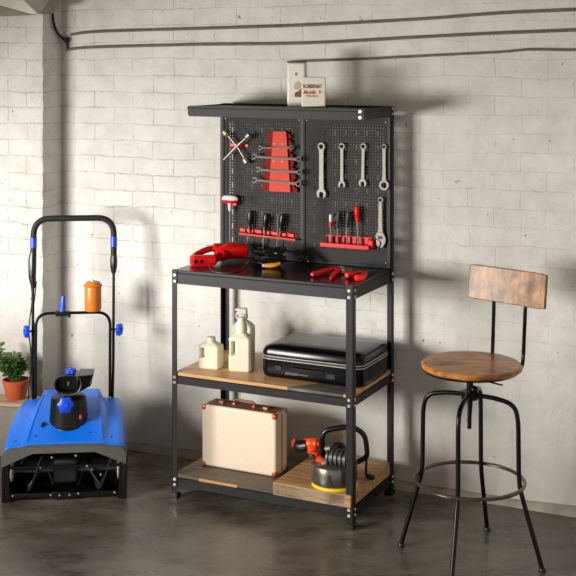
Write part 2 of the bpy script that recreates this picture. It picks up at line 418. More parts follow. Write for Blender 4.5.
o = tb.build('conduit', M['blkrough']); tag(o, 'dark bent cable with a round junction in the wall corner beside the pier', 'cable')

# ---------------------------------------------------------------- workbench
bench = thing('workbench', 'black steel workbench with pegboard back, wooden shelves and an overhead shelf', 'workbench', W(0, 0, 0), BANG)
PT, PWD = .003, .030
def post(u, v, su, sv, h, PWD=.028):
    mb = MB()
    mb.bb(*sorted((u, u+su*PWD)), *sorted((v, v+sv*PT)), .006, h)
    mb.bb(*sorted((u, u+su*PT)), *sorted((v, v+sv*PWD)), .006, h)
    p = mb.build('post', M['steel'], bench)
    q = MB().bb(*sorted((u-su*.003, u+su*(PWD+.003))), *sorted((v-sv*.003, v+sv*(PWD+.003))), 0, .018).build('foot_cap', M['blk'], p, bevel=.002)
    return p
ZT = .9
posts = {'fl': post(0, 0, 1, 1, ZT, .022), 'fr': post(BW, 0, -1, 1, ZT+.002), 'rl': post(0, BD, 1, -1, 1.545), 'rr': post(BW, BD, -1, -1, 1.545)}
def bolts(parent, u, v, zs, n):
    for z in zs:
        a = Vector((u, v, z)); d = Vector(n)
        MB().cyl(a-d*.001, a+d*.002, .0062, .0058, 12).cyl(a+d*.002, a+d*.0045, .0045, .002, 12).build('bolt', M['bolt'], parent)
def beams(z0, z1, bolt=True):
    e = .0035
    MB().bb(e, BW-e, e, e+.003, z0, z1).bb(e, BW-e, e, e+.018, z1-.003, z1).build('beam', M['steel'], bench)
    MB().bb(e, BW-e, BD-e-.003, BD-e, z0, z1).build('beam', M['steel'], bench)
    MB().bb(e, e+.003, e+.004, BD-e-.004, z0, z1).build('beam', M['steel'], bench)
    MB().bb(BW-e-.003, BW-e, e+.004, BD-e-.004, z0, z1).bb(BW-e-.018, BW-e, e+.004, BD-e-.004, z1-.003, z1).build('beam', M['steel'], bench)
    if bolt:
        zs = (z0+.010, z0+.034) if z1-z0 > .04 else (z0+.006, z0+.027)
        bolts(posts['fl'], .012, 0, zs, (0, -1, 0)); bolts(posts['fr'], BW-.016, 0, zs, (0, -1, 0))
        bolts(posts['fr'], BW, .018, zs, (1, 0, 0)); bolts(posts['rr'], BW, BD-.016, zs, (1, 0, 0))
beams(.846, .888); beams(.450, .482); beams(.046, .080)
MB().bb(.004, BW-.004, .004, BD-.004, .888, .900).build('worktop', M['top'], bench, bevel=.0015)
MB().bb(.005, BW-.005, .005, BD-.005, .4825, .495).build('shelf_board', M['midboard'], bench, bevel=.0015)
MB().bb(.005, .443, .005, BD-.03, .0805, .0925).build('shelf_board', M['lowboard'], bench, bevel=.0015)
MB().bb(.12, .29, .0035, .005, .0805, .0915).build('board_edge', M['board'], bench)
tb = MB().bb(.447, BW-.006, -.004, BD-.01, .0805, .128)
pk = tb.build('plank', M['thick'], bench, bevel=.004)
MB().bb(.449, BW-.034, -.0052, -.0035, .083, .125).build('plank_edge', M['plankend'], pk)
# pegboard panels
def panel(u0, u1):
    z0, z1 = .903, 1.502; uc, zc = (u0+u1)/2, (z0+z1)/2
    o = MB().bb(-(u1-u0)/2, (u1-u0)/2, -.0006, .0006, -(z1-z0)/2, (z1-z0)/2).build('pegboard_panel', M['peg'], bench)
    o.location = (uc, PEGV, zc)
    w, h = (u1-u0)/2, (z1-z0)/2
    MB().bb(-w, -w+.006, -.006, 0, -h, h).bb(w-.006, w, -.006, 0, -h, h).bb(-w+.006, w-.006, -.006, 0, -h, -h+.006).bb(-w+.006, w-.006, -.006, 0, h-.006, h).build('panel_frame', M['shelfsteel'], o)
    for sx in (-1, 1):
        for z in (-h+.02, h-.02):
            MB().cyl((sx*(w-.013), -.003, z), (sx*(w-.013), 0, z), .003, seg=8).build('screw', M['satin'], o)
    return o
panel(.012, .384); panel(.392, .766)
MB().bb(.384, .392, PEGV-.008, PEGV+.014, .903, 1.502).build('panel_divider', M['steel'], bench)
MB().bb(.003, .012, PEGV-.007, PEGV+.014, .903, 1.502).build('panel_edge_strip', M['steel'], bench)
MB().bb(.766, .773, PEGV-.007, PEGV+.014, .903, 1.502).build('panel_edge_strip', M['steel'], bench)
# overhead shelf
SV = .11
mb = MB().bb(0.0, BW, SV, BD, 1.534, 1.538)
mb.bb(.012, BW, SV, SV+.003, 1.503, 1.546)
mb.bb(0, .003, SV+.012, BD, 1.512, 1.543); mb.bb(BW-.003, BW, SV+.003, BD, 1.503, 1.546); mb.bb(0, BW, BD-.003, BD, 1.51, 1.546)
mb.loft([[Vector((0, SV+.012, 1.514)), Vector((0, SV+.015, 1.514)), Vector((0, SV+.015, 1.543)), Vector((0, SV+.012, 1.543))],
         [Vector((.012, SV, 1.503)), Vector((.012, SV+.003, 1.503)), Vector((.012, SV+.003, 1.546)), Vector((.012, SV, 1.546))]])
us = mb.build('overhead_shelf', M['shelfsteel'], bench)
bolts(us, BW-.017, SV, (1.513, 1.536), (0, -1, 0)); bolts(us, BW, BD-.018, (1.515, 1.536), (1, 0, 0))

# ---------------------------------------------------------------- things on the overhead shelf
ZS = 1.5385
tin_p = W(.437, .235, ZS); tin = thing('tin_canister', 'tall white tin canister with a brown picture, at the back of the overhead shelf', 'tin', tin_p, BANG+.30)
MB().bb(-.037, .037, -.03, .03, 0, .181).build('body', M['white'], tin, bevel=.008, seg=3)
MB().bb(-.038, .038, -.031, .031, .181, .188).build('lid', M['greylip'], tin, bevel=.003)
mb = MB().prism([(-.006, .045), (.035, .045), (.035, .075), (.022, .085), (.012, .07), (-.006, .062)], .001, Matrix.Translation((0, -.0306, 0)))
mb.build('picture', M['brownink'], tin)
MB().prism([(-.008, .078), (.006, .072), (.02, .088), (.02, .1), (.006, .108), (-.006, .1)], .001, Matrix.Translation((0, -.0307, 0))).build('picture', M['tanink'], tin)
MB().bb(-.004, .004, -.0309, -.030, .13, .142).build('mark', M['greyink'], tin)
def text(body, size, mat, parent, loc_, align='LEFT', shear=0, name='lettering', sx=1):
    cu = bpy.data.curves.new('t', 'FONT'); cu.body = body; cu.size = size; cu.extrude = .0004; cu.align_x = align; cu.shear = shear; cu.offset = .0004
    ob = bpy.data.objects.new('t', cu); COL.objects.link(ob)
    dg = bpy.context.evaluated_depsgraph_get(); me = bpy.data.meshes.new_from_object(ob.evaluated_get(dg))
    bpy.data.objects.remove(ob); me.name = name
    for v_ in me.vertices: v_.co.x *= sx
    me.materials.clear(); me.materials.append(mat)
    o = bpy.data.objects.new(name, me); COL.objects.link(o); o.parent = parent; o.location = loc_; o.rotation_euler = (math.pi/2, 0, 0); return o
sgn = thing('printed_box', 'small cream box with dark green and red lettering, in front of the tall white tin', 'box', W(.541, .165, ZS), BANG+.40)
MB().bb(-.046, .046, -.02, .02, .010, .124).build('body', M['paper'], sgn, bevel=.003)
MB().bb(-.043, .043, -.018, .018, 0, .0102).build('base', M['brownink'], sgn)
text('ROBERNAT', .0205, M['green'], sgn, (-.0405, -.0205, .083), sx=.70)
text('Mobila', .0205, M['redink'], sgn, (-.0405, -.0205, .060), shear=.35, sx=.86)
MB().prism([(.022, .060), (.022, .075), (.028, .069), (.038, .0675), (.028, .066)], .001, Matrix.Translation((0, -.0206, 0))).build('arrow', M['redink'], sgn)
text('bevaeinnen', .009, M['greyink'], sgn, (-.026, -.0205, .050), sx=1.05)

# ---------------------------------------------------------------- hand tools
def circ(cx, cz, r, n=20, a0=0, a1=2*math.pi, full=True):
    return [(cx+r*math.cos(a0+(a1-a0)*k/(n if full else n-1)), cz+r*math.sin(a0+(a1-a0)*k/(n if full else n-1))) for k in range(n)]
def spanner(L, w, top, bot, t=.005, sc=1.0, ra=None, rb=None):
    """hanging along -Z from (0,0); ends: 'ring' or 'open'"""
    mb = MB()
    def end(kind, z, sgn_, r):
        if kind == 'ring':
            mb.prism(circ(0, z, r, 20), t*1.3, None, circ(0, z, r*.55, 20))
        else:
            g = .5; a = math.pi/2*sgn_
            o_ = circ(0, z, r, 20, a+g, a+2*math.pi-g, False)
            i_ = circ(0, z+sgn_*r*.15, r*.42, 9, a-math.pi+1.0+math.pi+0, a, False)
            # jaw outline: outer arc then U shaped mouth
            mouth = [(-r*.42*1, z+sgn_*r*.88), ]
            x0 = r*.40
            out = [(p[0], p[1]) for p in o_]
            # the outer arc starts on one side of the mouth and ends on the other
            s0 = 1 if out[-1][0] > 0 else -1
            U = [(s0*x0, z+sgn_*r*.72), (s0*x0, z-sgn_*r*.05), (s0*x0*.5, z-sgn_*r*.30), (-s0*x0*.5, z-sgn_*r*.30), (-s0*x0, z-sgn_*r*.05), (-s0*x0, z+sgn_*r*.72)]
            mb.prism(out+U, t*1.25)
    ra = ra or w*1.15; rb = rb or w*1.35
    end(top, -ra, 1, ra); end(bot, -L+rb, -1, rb)
    z0, z1 = -ra*1.8, -L+rb*1.9
    if bot == 'open': z1 = -L+rb*1.55
    zz = [z0, z0-.01, (z0+z1)/2, z1+.01, z1]; ww = [w*.72, w*.58, w*.56, w*.62, w*.85]
    mb.prism([(-a, b) for a, b in zip(ww, zz)]+[(a, b) for a, b in zip(ww[::-1], zz[::-1])], t)
    return mb
def hook(px, py, label):
    u, v_, z = peg(px, py); o = MB().tube([(0, .002, .004), (0, -.022, 0), (0, -.026, .006)], .0022, 8).build('peg_hook', M['satin'])
    place(o, W(u, PEGV-.001, z), BANG); tag(o, label, 'hook', 'hooks on the pegboard')
OFF = .014
def hangspan(px, y0, y1, w, top, bot, label, tilt=0, ra=None, rb=None, grp=None):
    a = peg(px, y0, PEGV-OFF); b = peg(px, y1, PEGV-OFF); L = a[2]-b[2]
    o = spanner(L, w, top, bot, .006, 1, ra, rb).build('combination_wrench', M['satin'], bevel=.0012, seg=2)
    place(o, W(a[0], PEGV-OFF, a[2]), rot=(0, 0, 0)); o.rotation_euler = (Matrix.Rotation(BANG, 4, 'Z') @ Matrix.Rotation(tilt, 4, 'Y')).to_euler()
    tag(o, label, 'wrench', 'wrenches hanging on the right panel')
hangspan(321.5, 142.5, 199, .0175, 'ring', 'open', 'largest hanging wrench, leftmost on the right pegboard panel', 0, .0165, .0215)
hangspan(342, 143, 188.5, .012, 'ring', 'open', 'hanging wrench second from the left on the right pegboard panel', 0, .0135, .016)
hangspan(363.5, 143, 187.5, .012, 'ring', 'open', 'hanging wrench third from the left, between two others on the right panel', .02, .0135, .0175)
hangspan(384.2, 144, 190.5, .0125, 'ring', 'ring', 'hanging wrench with its large ring end down, at the right panel edge', 0, .011, .021)
hook(321.5, 146.5, 'hook holding the largest hanging wrench'); hook(342, 146.5, 'hook holding the second hanging wrench from the left')
hook(363.5, 146.5, 'hook holding the third hanging wrench from the left'); hook(384.2, 147, 'hook holding the ring-down wrench at the right edge')
# adjustable wrench
a = peg(380.5, 197, PEGV-OFF); b = peg(379, 248, PEGV-OFF); L = a[2]-b[2]
aw = thing('adjustable_wrench', 'adjustable steel wrench hanging jaw down beside the right red rack', 'wrench', W(a[0], PEGV-OFF, a[2]), BANG)
mb = MB(); mb.prism(circ(0, -.012, .0125, 18), .006, None, circ(0, -.012, .006, 18))
mb.prism([(-.008, -.022), (.008, -.022), (.0095, -L*.6), (.0125, -L*.72), (-.0125, -L*.72), (-.0095, -L*.6)], .007)
mb.prism([(-.014, -L*.69), (.013, -L*.69), (.024, -L*.80), (.0215, -L*.9), (.008, -L), (.001, -L*.985), (.006, -L*.88), (-.004, -L*.84), (-.018, -L*.82), (-.021, -L*.77)], .011)
mb.build('body', M['satin'], aw, bevel=.0015)
MB().prism([(-.018, -L*.825), (-.004, -L*.85), (.001, -L*.89), (-.006, -L*.985), (-.016, -L*.94)], .010).build('jaw', M['satin'], aw, bevel=.0012)
MB().cyl((-.008, -.006, -L*.79), (.008, -.006, -L*.79), .0055, seg=14).build('knurl', M['grille'], aw)
hook(380.5, 200, 'hook holding the adjustable wrench')

# red rack of four horizontal wrenches
ra_ = peg(281, 131); rb_ = peg(279.5, 191); H = ra_[2]-rb_[2]; uc = (ra_[0]+rb_[0])/2
rack = thing('wrench_rack', 'red stepped wrench rack, narrow at the top, on the left panel', 'tool rack', W(uc, PEGV-.0012, rb_[2]), BANG)
k = 1/1200*5.0/.9
def ww_(f): return (.031*(1-f)+.060*0 + 0) 
mb = MB(); mb.prism([(-.040, 0), (.060, 0), (.040, H), (-.020, H)], .003, Matrix.Translation((0, -.024, 0)))
mb.build('face_plate', M['litred'], rack, bevel=.001)
for sx in (-1, 1):
    pts = []; N = 9
    for i in range(N):
        f0, f1 = i/N, (i+1)/N
        hw0 = (.076 if sx < 0 else .086)*(1-f0)+(.046 if sx < 0 else .052)*f0
        pts += [(sx*(hw0), H*(f0+.02/N*10*.0)), (sx*hw0, H*(f0+.55/N)), (sx*(hw0-.013), H*(f0+.72/N)), (sx*(hw0-.013), H*(f1-.05/N))]
    inner = [(sx*.024, H), (sx*.04, 0)]
    MB().prism(pts+inner, .004, Matrix.Translation((0, -.015, 0))).build('side_wing', M['shadered'], rack)
    MB().loft([[Vector((sx*.042, -.0235, 0)), Vector((sx*.058, 0, 0)), Vector((sx*.054, 0, 0)), Vector((sx*.038, -.0235, 0))],
               [Vector((sx*.024, -.0235, H)), Vector((sx*.032, 0, H)), Vector((sx*.028, 0, H)), Vector((sx*.020, -.0235, H))]]).build('side_web', M['shadered'], rack)
mb = MB()
for x, f in ((-.016, .79), (.022, .79), (-.018, .5), (.02, .5)): mb.cyl((x, -.0258, H*f), (x, -.024, H*f), .003, seg=8)
mb.build('rivets', M['blk'], rack)
def hwr(x0, y0, x1, y1, w, label, ra, rb, ta='open', tb_='ring'):
    A = peg(x0, y0, PEGV-.033); B = peg(x1, y1, PEGV-.033); d = Vector((B[0]-A[0], 0, B[2]-A[2])); L = d.length
    o = spanner(L, w, ta, tb_, .006, 1, ra, rb).build('combination_wrench', M['chrome'], bevel=.0012)
    ang = math.atan2(d.x, -d.z)
    o.location = W(A[0], PEGV-.033, A[2]); o.rotation_euler = (Matrix.Rotation(BANG, 4, 'Z') @ Matrix.Rotation(-ang, 4, 'Y') @ Matrix.Rotation(.35, 4, 'Z')).to_euler()
    tag(o, label, 'wrench', 'wrenches across the red rack')
hwr(258, 148, 294, 147.5, .0065, 'shortest and topmost wrench across the red rack', .011, .010)
hwr(251.5, 156.5, 301.5, 159.5, .0088, 'second wrench from the top across the red rack', .014, .012)
hwr(255.5, 169.5, 302.5, 172.5, .0088, 'third wrench from the top across the red rack', .013, .012)
hwr(251.5, 180, 301.5, 184, .0088, 'lowest wrench across the red rack', .015, .013)

# four-way lug wrench
q = peg(237, 146.5, PEGV-.03)
lw = thing('lug_wrench', 'chrome four-way cross wrench at the upper left of the pegboard', 'wrench', W(q[0], PEGV-.03, q[2]), BANG)
def pk_(px, py): a = peg(px, py, PEGV-.03); return Vector((a[0]-q[0], 0, a[2]-q[2]))
arms = [(pk_(226, 133.5), .010), (pk_(248.5, 136), .009), (pk_(245.5, 160.5), .010), (pk_(225.5, 158.5), .007)]
for i, (p, r) in enumerate(arms):
    pp = p+Vector((0, -.003 if i % 2 else .003, 0))
    m = MB().cyl(Vector((0, pp.y, 0)), pp, .0050, seg=12).build('arm', M['chrome'], lw)
    d = pp.normalized()
    if i != 3: MB().cyl(pp-d*.016, pp-d*.006, .006, r*1.45, 14).cyl(pp-d*.006, pp+d*.011, r*1.45, r*1.45, 14).cyl(pp+d*.011, pp+d*.0115, r*.8, seg=14).build('socket', M['chrome'], m)
    else: MB().cyl(pp-d*.006, pp+d*.008, r*.9, r*.7, 14).build('socket', M['chrome'], m)
a = peg(230.5, 143.5); b = peg(249, 147.5)
hk = thing('tool_holder', 'small red plastic holder behind the four-way cross wrench', 'tool holder', W((a[0]+b[0])/2, PEGV-.001, (a[2]+b[2])/2), BANG)
w_ = (b[0]-a[0])/2
MB().bb(-w_, w_, -.006, 0, -.006, .008).build('back_plate', M['red'], hk, bevel=.002)
MB().tube([(.018, -.004, -.002), (.018, -.016, -.006), (.020, -.020, .002)], .004, 8).build('prong', M['red'], hk)
MB().tube([(-.004, -.004, -.002), (-.004, -.016, -.004)], .004, 8).build('prong', M['red'], hk)

# T handle
a = peg(230, 199, PEGV-.03); th = thing('t_handle_driver', 'T-handled driver with pale grip and red underside hanging at the left edge', 'driver', W(a[0], PEGV-.03, a[2]), BANG)
g = MB()
g.lathe([(0, -.5), (.35, -.49), (.72, -.42), (.95, -.2), (1, 0), (.95, .2), (.72, .42), (.35, .49), (0, .5)], seg=20, mat=Matrix.Diagonal((.040, .014, .032, 1)).to_4x4())
g.build('grip', M['clear'], th)
MB().lathe([(.039, 0), (.0385, -.006), (.028, -.013), (0, -.0135)], c=(0, 0, -.004), seg=20, sy=.38).build('grip_underside', M['red'], th)
MB().lathe([(.0, -.052), (.007, -.05), (.0085, -.03), (.012, -.010), (0, -.006)], seg=14).build('neck', M['clear'], th)
MB().cyl((0, 0, -.05), (0, 0, -.178), .0028, seg=10).build('shaft', M['satin'], th)
a = peg(236, 203.5); o = MB().bb(-.016, .016, -.028, 0, -.006, .006).build('tool_holder', M['red'], bevel=.002); place(o, W(a[0]+.002, PEGV-.001, a[2]), BANG)
tag(o, 'small red plastic holder behind the T-handled driver', 'tool holder')

# screwdriver racks
def driver(px, ytop, yh, yend, r, hm, label, grp, off=.022, xtop=None, ring=None, xend=None, sr=.0036):
    A = peg(xtop or px, ytop, PEGV-off); Bm = peg(px, yh, PEGV-off); E = peg(xend or px, yend, PEGV-off)
    d = thing('screwdriver', label, 'screwdriver', W(Bm[0], PEGV-off, Bm[2]), BANG, grp)
    t_ = Vector((A[0]-Bm[0], 0, A[2]-Bm[2])); e_ = Vector((E[0]-Bm[0], 0, E[2]-Bm[2]))
    P = [t_*f for f in (0, .06, .2, .35, .6, .85, .97, 1)]
    MB().tube(P, [r*.55, r*.8, r*.72, r*.9, r, r*.95, r*.8, r*.4], 12).build('handle', hm, d)
    if ring: MB().tube([t_*.0, t_*.35], [r*1.12, r*1.12], 12).build('collar', ring, d)
    MB().tube([t_*.02, e_*.96, e_], [sr, sr, sr*.8], 8).build('shaft', M['satin'], d)
# left rack
a = peg(240.5, 229); b = peg(297.3, 235.4)
lr = thing('screwdriver_rack', 'red strip rack with black-handled tools on the left panel', 'tool rack', W(a[0], PEGV-.001, a[2]), BANG)
Lr = b[0]-a[0]; dz = b[2]-a[2]; sl = Matrix.Rotation(-math.atan2(dz, Lr), 4, 'Y')
def sb(mb, x0, x1, y0, y1, z0, z1):
    c = Vector(((x0+x1)/2, (y0+y1)/2, (z0+z1)/2)); mb.box(sl @ c, (x1-x0, y1-y0, z1-z0), sl)
mb = MB(); sb(mb, 0, min(Lr, .375-a[0]), -.006, 0, -.008, .008)
nt = 7
mb.build('back_strip', M['red'], lr, bevel=.002)
for i in range(nt):
    x0 = Lr*(i+.1)/nt; m = MB(); sb(m, x0, x0+Lr*.72/nt, -.014, -.006, -.008, .007); m.build('tooth', M['red'], lr, bevel=.002)
m = MB(); sb(m, .012, Lr+.010, -.037, -.030, -.018, -.009); sb(m, .012, Lr+.01, -.032, -.009, -.018, -.014); m.build('front_lip', M['litred'], lr, bevel=.002)
driver(249.8, 210.5, 229, 246, .0128, M['blk'], 'leftmost black-handled screwdriver in the left strip rack', 'black screwdrivers in the left rack', xtop=250.5, xend=246.8)
driver(264.8, 213.5, 230, 249, .0128, M['blk'], 'middle black-handled screwdriver in the left strip rack', 'black screwdrivers in the left rack', xtop=266.5, xend=262.8)
driver(280.5, 214, 231, 250, .0128, M['blk'], 'rightmost black-handled screwdriver in the left strip rack', 'black screwdrivers in the left rack', xtop=283, xend=276.5)
A = peg(278, 214, PEGV-.026); B = peg(277, 250, PEGV-.026)
o = MB().cyl((0, 0, 0), (B[0]-A[0], 0, B[2]-A[2]), .0022, seg=8).build('steel_rod', M['satin']); place(o, W(A[0], PEGV-.026, A[2]), BANG)
tag(o, 'thin bright steel rod standing in the left rack beside its rightmost screwdriver', 'rod')
# right rack
a = peg(321, 242, PEGV-.03); b = peg(370, 247.5, PEGV-.03); z0 = peg(345, 245, PEGV-.03)[2]
rr = thing('screwdriver_rack', 'bright red tray rack holding four screwdrivers on the right panel', 'tool rack', W(a[0], PEGV-.001, z0), BANG)
Lr = b[0]-a[0]
MB().bb(.012, Lr-.002, -.004, 0, -.012, .034).build('back_plate', M['red'], rr, bevel=.002)
m = MB().bb(0, Lr, -.042, -.036, -.012, .006).bb(0, Lr, -.04, 0, -.012, -.008); m.build('tray', M['red'], rr, bevel=.002)
m = MB()
for i in range(8): m.bb(.014+i*(Lr-.03)/7, .019+i*(Lr-.03)/7, -.010, -.004, -.005, .028)
m.build('ribs', M['shadered'], rr)
MB().bb(Lr-.01, Lr+.012, -.028, 0, -.006, .026).build('end_block', M['red'], rr, bevel=.003)
driver(330.8, 214, 226, 243, .0075, M['clear'], 'slim screwdriver with pale handle and red collar in the right rack', 'screwdrivers in the right rack', ring=M['red'])
driver(337.5, 211, 228, 243.5, .0105, M['handle'], 'dark-handled screwdriver beside the slim pale one in the right rack', 'screwdrivers in the right rack', xtop=339)
driver(347, 211.5, 227, 245, .0112, M['handle'], 'dark-handled screwdriver left of the red-handled one in the right rack', 'screwdrivers in the right rack', xtop=348.8)
driver(357.5, 206, 222, 244.5, .0125, M['red'], 'red-handled screwdriver, rightmost in the right rack', 'screwdrivers in the right rack', xtop=357, xend=358.3, sr=.0040)

# ---------------------------------------------------------------- on the worktop
ZW = .9005
GA = .80; p0 = bz(222, 264.5, ZW); hg = thing('heat_gun', 'glossy red power tool with open loop handle lying at the left of the worktop', 'power tool', W(p0[0], p0[1], ZW), BANG+GA)
def R3(px, py, z):                                   # point seen at px,py at height z above the worktop, tool frame
    q = bz(px, py, ZW+z); a_, b_ = q[0]-p0[0], q[1]-p0[1]; return Vector((a_*math.cos(GA)+b_*math.sin(GA), -a_*math.sin(GA)+b_*math.cos(GA), z))
bl, br_ = R3(197, 263.5, .021), R3(214, 265, .021)
mb = MB()
def rr_sec(x, y, z, hy, hz, n=16, pw=.6):
    o_ = []
    for i in range(n):
        a = 2*math.pi*i/n; c, s_ = math.cos(a), math.sin(a)
        o_.append(Vector((x, y+hy*math.copysign(abs(c)**pw, c), z+hz*math.copysign(abs(s_)**pw, s_))))
    return o_
# barrel at the right end, running into the body and the two rails of the handle
mb.loft([rr_sec(-.01, .058, .038, .020, .020), rr_sec(.02, .06, .042, .032, .028), rr_sec(.05, .06, .044, .034, .032), rr_sec(.10, .055, .042, .032, .031), rr_sec(.117, .053, .041, .029, .028), rr_sec(.123, .052, .041, .021, .02)])
mb.tube(smooth_path([(.04, .070, .052), (-.01, .074, .056), (-.055, .064, .050), (-.100, .044, .036), (-.112, .018, .026)], 5), [.020]*6+[.013]*6+[.012]*9, 12)
mb.tube(smooth_path([(.03, .045, .036), (0, .030, .030), (-.03, .006, .025), (-.05, -.012, .022)], 5), [.024]*5+[.018]*6+[.016]*5, 12)
mb.build('body', M['red'], hg)
MB().loft([rr_sec(-.128, .008, .021, .020, .019, 16, .4), rr_sec(-.122, .006, .022, .027, .021, 16, .4), rr_sec(-.075, -.004, .022, .028, .021, 16, .4), rr_sec(-.038, -.012, .022, .024, .020, 16, .4), rr_sec(-.030, -.012, .022, .016, .014, 16, .4)]).build('battery_base', M['red'], hg)
for x in (-.118, -.092, -.070): MB().cyl((x, -.0185-.004*(x+.118)/.05*1.2, .022), (x, -.027-.004*(x+.118)/.05*1.2, .022), .0085, seg=14).build('socket', M['blk'], hg)
MB().bb(-.045, -.005, .062, .080, .067, .0695).build('label', M['clear'], hg, bevel=.001)
cp = [R3(209, 265, .02), R3(211, 270, .006), R3(217, 272.5, .003), R3(230, 273, .003), R3(241, 270, .003), R3(246, 264, .012), R3(249, 261, .03)]
MB().tube(smooth_path(cp, 6), .0022, 8).build('lead', M['grille'], hg)

# heap of black cable
q0 = bz(268, 268, ZW); cb = thing('extension_cable', 'tangled black cable heaped on the worktop beside the red power tool', 'cable', W(q0[0], q0[1], ZW), BANG)
random.seed(3); pts = []
for i in range(64):
    a = i*.72; rr0 = .028+.026*random.random()
    pts.append((-.012+rr0*1.35*math.cos(a), .045+rr0*.95*math.sin(a), .005+.0010*i+.012*random.random()))
pts += [(.05, .09, .058), (.075, .10, .050), (.10, .105, .036)]
MB().tube(smooth_path(pts, 5), .0042, 7).build('cord', M['blk'], cb)
for k in range(5):
    x = -.055+.006*k; y = .012+.02*(k % 3)
    MB().tube(smooth_path([(x, y, .012+.006*k), (x+.012, y-.008, .02+.006*k), (x+.022, y+.004, .012+.007*k)], 4), .0028, 6).build('twist_tie', M['grille'], cb)
MB().tube([(.0-.006, -.014, .011), (.018, -.006, .012), (.034, .004, .014), (.048, .014, .020)], [.010, .013, .011, .007], 10, flat=.8).build('plug', M['amber'], cb)
MB().bb(-.016, -.004, -.022, -.010, .006, .018).build('plug_tip', M['satin'], cb, bevel=.001)
MB().tube([(.095, .105, .038), (.118, .115, .024)], [.009, .007], 10).ball((.126, .118, .018), .010).build('connector', M['blk'], cb)

# pliers
def pliers(px, py, label, rz, name='pliers', dark=False):
    q = bz(px, py, ZW); t_ = thing(name, label, 'pliers', W(q[0], q[1], ZW), BANG+rz); return t_
pl = pliers(332, 273, 'red-handled pliers with bright jaws lying open on the worktop', .0)
def PL(base, px, py, z): a = bz(px, py, ZW+z); return Vector((a[0], a[1], 0))-Vector((base[0], base[1], 0))+Vector((0, 0, z))
b0 = bz(332, 273, ZW)
P = smooth_path([PL(b0, 338, 269.5, .012), PL(b0, 331, 269.5, .012), PL(b0, 322, 271.5, .012), PL(b0, 312, 274.5, .011)], 5)
MB().tube(P, [.006, .0065, .007, .0075, .008, .0085, .0088, .009, .0092, .0095, .0098, .010, .0102, .0102, .010, .006], 12).build('handle', M['gripred'], pl)
P = smooth_path([PL(b0, 341, 270.5, .010), PL(b0, 336, 272.5, .010), PL(b0, 330.5, 278.5, .008)], 5)
MB().tube(P, [.008, .009, .0095, .010, .010, .0098, .009, .0085, .008, .007, .004], 12).build('handle', M['gripred'], pl)
P = smooth_path([PL(b0, 333, 268, .013), PL(b0, 338, 266.6, .014), PL(b0, 343, 267.5, .013), PL(b0, 346, 270, .011), PL(b0, 351, 269.5, .011)], 4)
MB().tube(P, [.004]*3+[.005]*4+[.009]*4+[.008]*3+[.010]*3, 8, flat=.6).build('jaw', M['satin'], pl, ang=60)
MB().tube([PL(b0, 340, 270.5, .008), PL(b0, 346, 270.5, .010), PL(b0, 351.5, 271.0, .010)], [.007, .009, .004], 8, flat=.6).build('jaw', M['satin'], pl)
pm = PL(b0, 343.5, 270, .016); MB().cyl(pm-Vector((0, 0, .010)), pm+Vector((0, 0, .003)), .008, seg=14).build('pivot', M['bolt'], pl)
b1 = bz(357, 277, ZW); p2 = thing('pliers', 'second pliers with thick curved red grips and dark needle nose, nearer the corner', 'pliers', W(b1[0], b1[1], ZW), BANG)
P = smooth_path([PL(b1, 346.5, 275.5, .013), PL(b1, 351, 274, .013), PL(b1, 356, 272.8, .012), PL(b1, 362, 271.8, .010)], 4)
MB().tube(P, [.008, .0125, .013, .0125, .011, .010, .0095, .009, .009, .008, .007, .006, .005], 12).build('handle', M['gripred'], p2)
P = smooth_path([PL(b1, 355.5, 277.5, .012), PL(b1, 360, 278, .013), PL(b1, 364, 275.5, .013), PL(b1, 366, 272, .011)], 4)
MB().tube(P, [.007, .011, .0125, .013, .013, .013, .0125, .012, .011, .010, .009, .008, .006], 12).build('handle', M['gripred'], p2)
MB().tube([PL(b1, 363, 271.8, .008), PL(b1, 368, 271.2, .008), PL(b1, 376, 270.2, .006)], [.007, .006, .002], 8, flat=.7).build('nose', M['grille'], p2)

# ---------------------------------------------------------------- on the middle shelf
ZM = .4953
def jug(px, py, hw, hd, h, hneck, label, rz=0, cap=True, handle=-1, name='jug'):
    q = bz(px, py, ZM); t_ = thing(name, label, 'bottle', W(q[0], q[1], ZM), BANG+rz)
    c = min(hw, hd)*.28
    def sec(sx, sy, z, ox=0):
        a, b = hw*sx, hd*sy
        return [Vector((x+ox, y, z)) for x, y in ((-a+c, -b), (a-c, -b), (a, -b+c), (a, b-c), (a-c, b), (-a+c, b), (-a, b-c), (-a, -b+c))]
    # body with a real hand hole: narrow column beside it, so body lofts up in two columns
    xh0, xh1 = (-hw*.78, -hw*.42); zb, zt = h*.42, h*.80
    m = MB().loft([sec(.93, .93, 0), sec(1, 1, h*.05), sec(1, 1, zb)])
    xs = hw*.38
    def secx(x0, x1, z, k=1, kk=1):
        b = hd*k; c2 = min(c, (x1-x0)*.3)
        return [Vector((x, y, z)) for x, y in ((x0+c2, -b), (x1-c2, -b), (x1, -b+c2), (x1, b-c2), (x1-c2, b), (x0+c2, b), (x0, b-c2), (x0, -b+c2))]
    m.loft([secx(-hw*.42, hw, zb-.002), secx(-hw*.42, hw, zt+.002)])
    m.loft([secx(-hw, -hw*.76, zb-.002, .55), secx(-hw, -hw*.76, zt+.002, .55)])
    m.loft([sec(1, 1, zt), sec(.97, .97, zt+(h-zt)*.35), sec(.45, .5, h)])
    m.build('body', M['cream'], t_, bevel=.003, seg=2, ang=20)
    m = MB().lathe([(hneck, h-.004), (hneck, h+.008), (0, h+.008)], seg=20); m.build('neck', M['cream'], t_)
    return t_, h
j1, h1 = jug(211, 367.5, .046, .030, .106, .016, 'small cream jug with a flat round cap, leftmost on the middle shelf', .15)
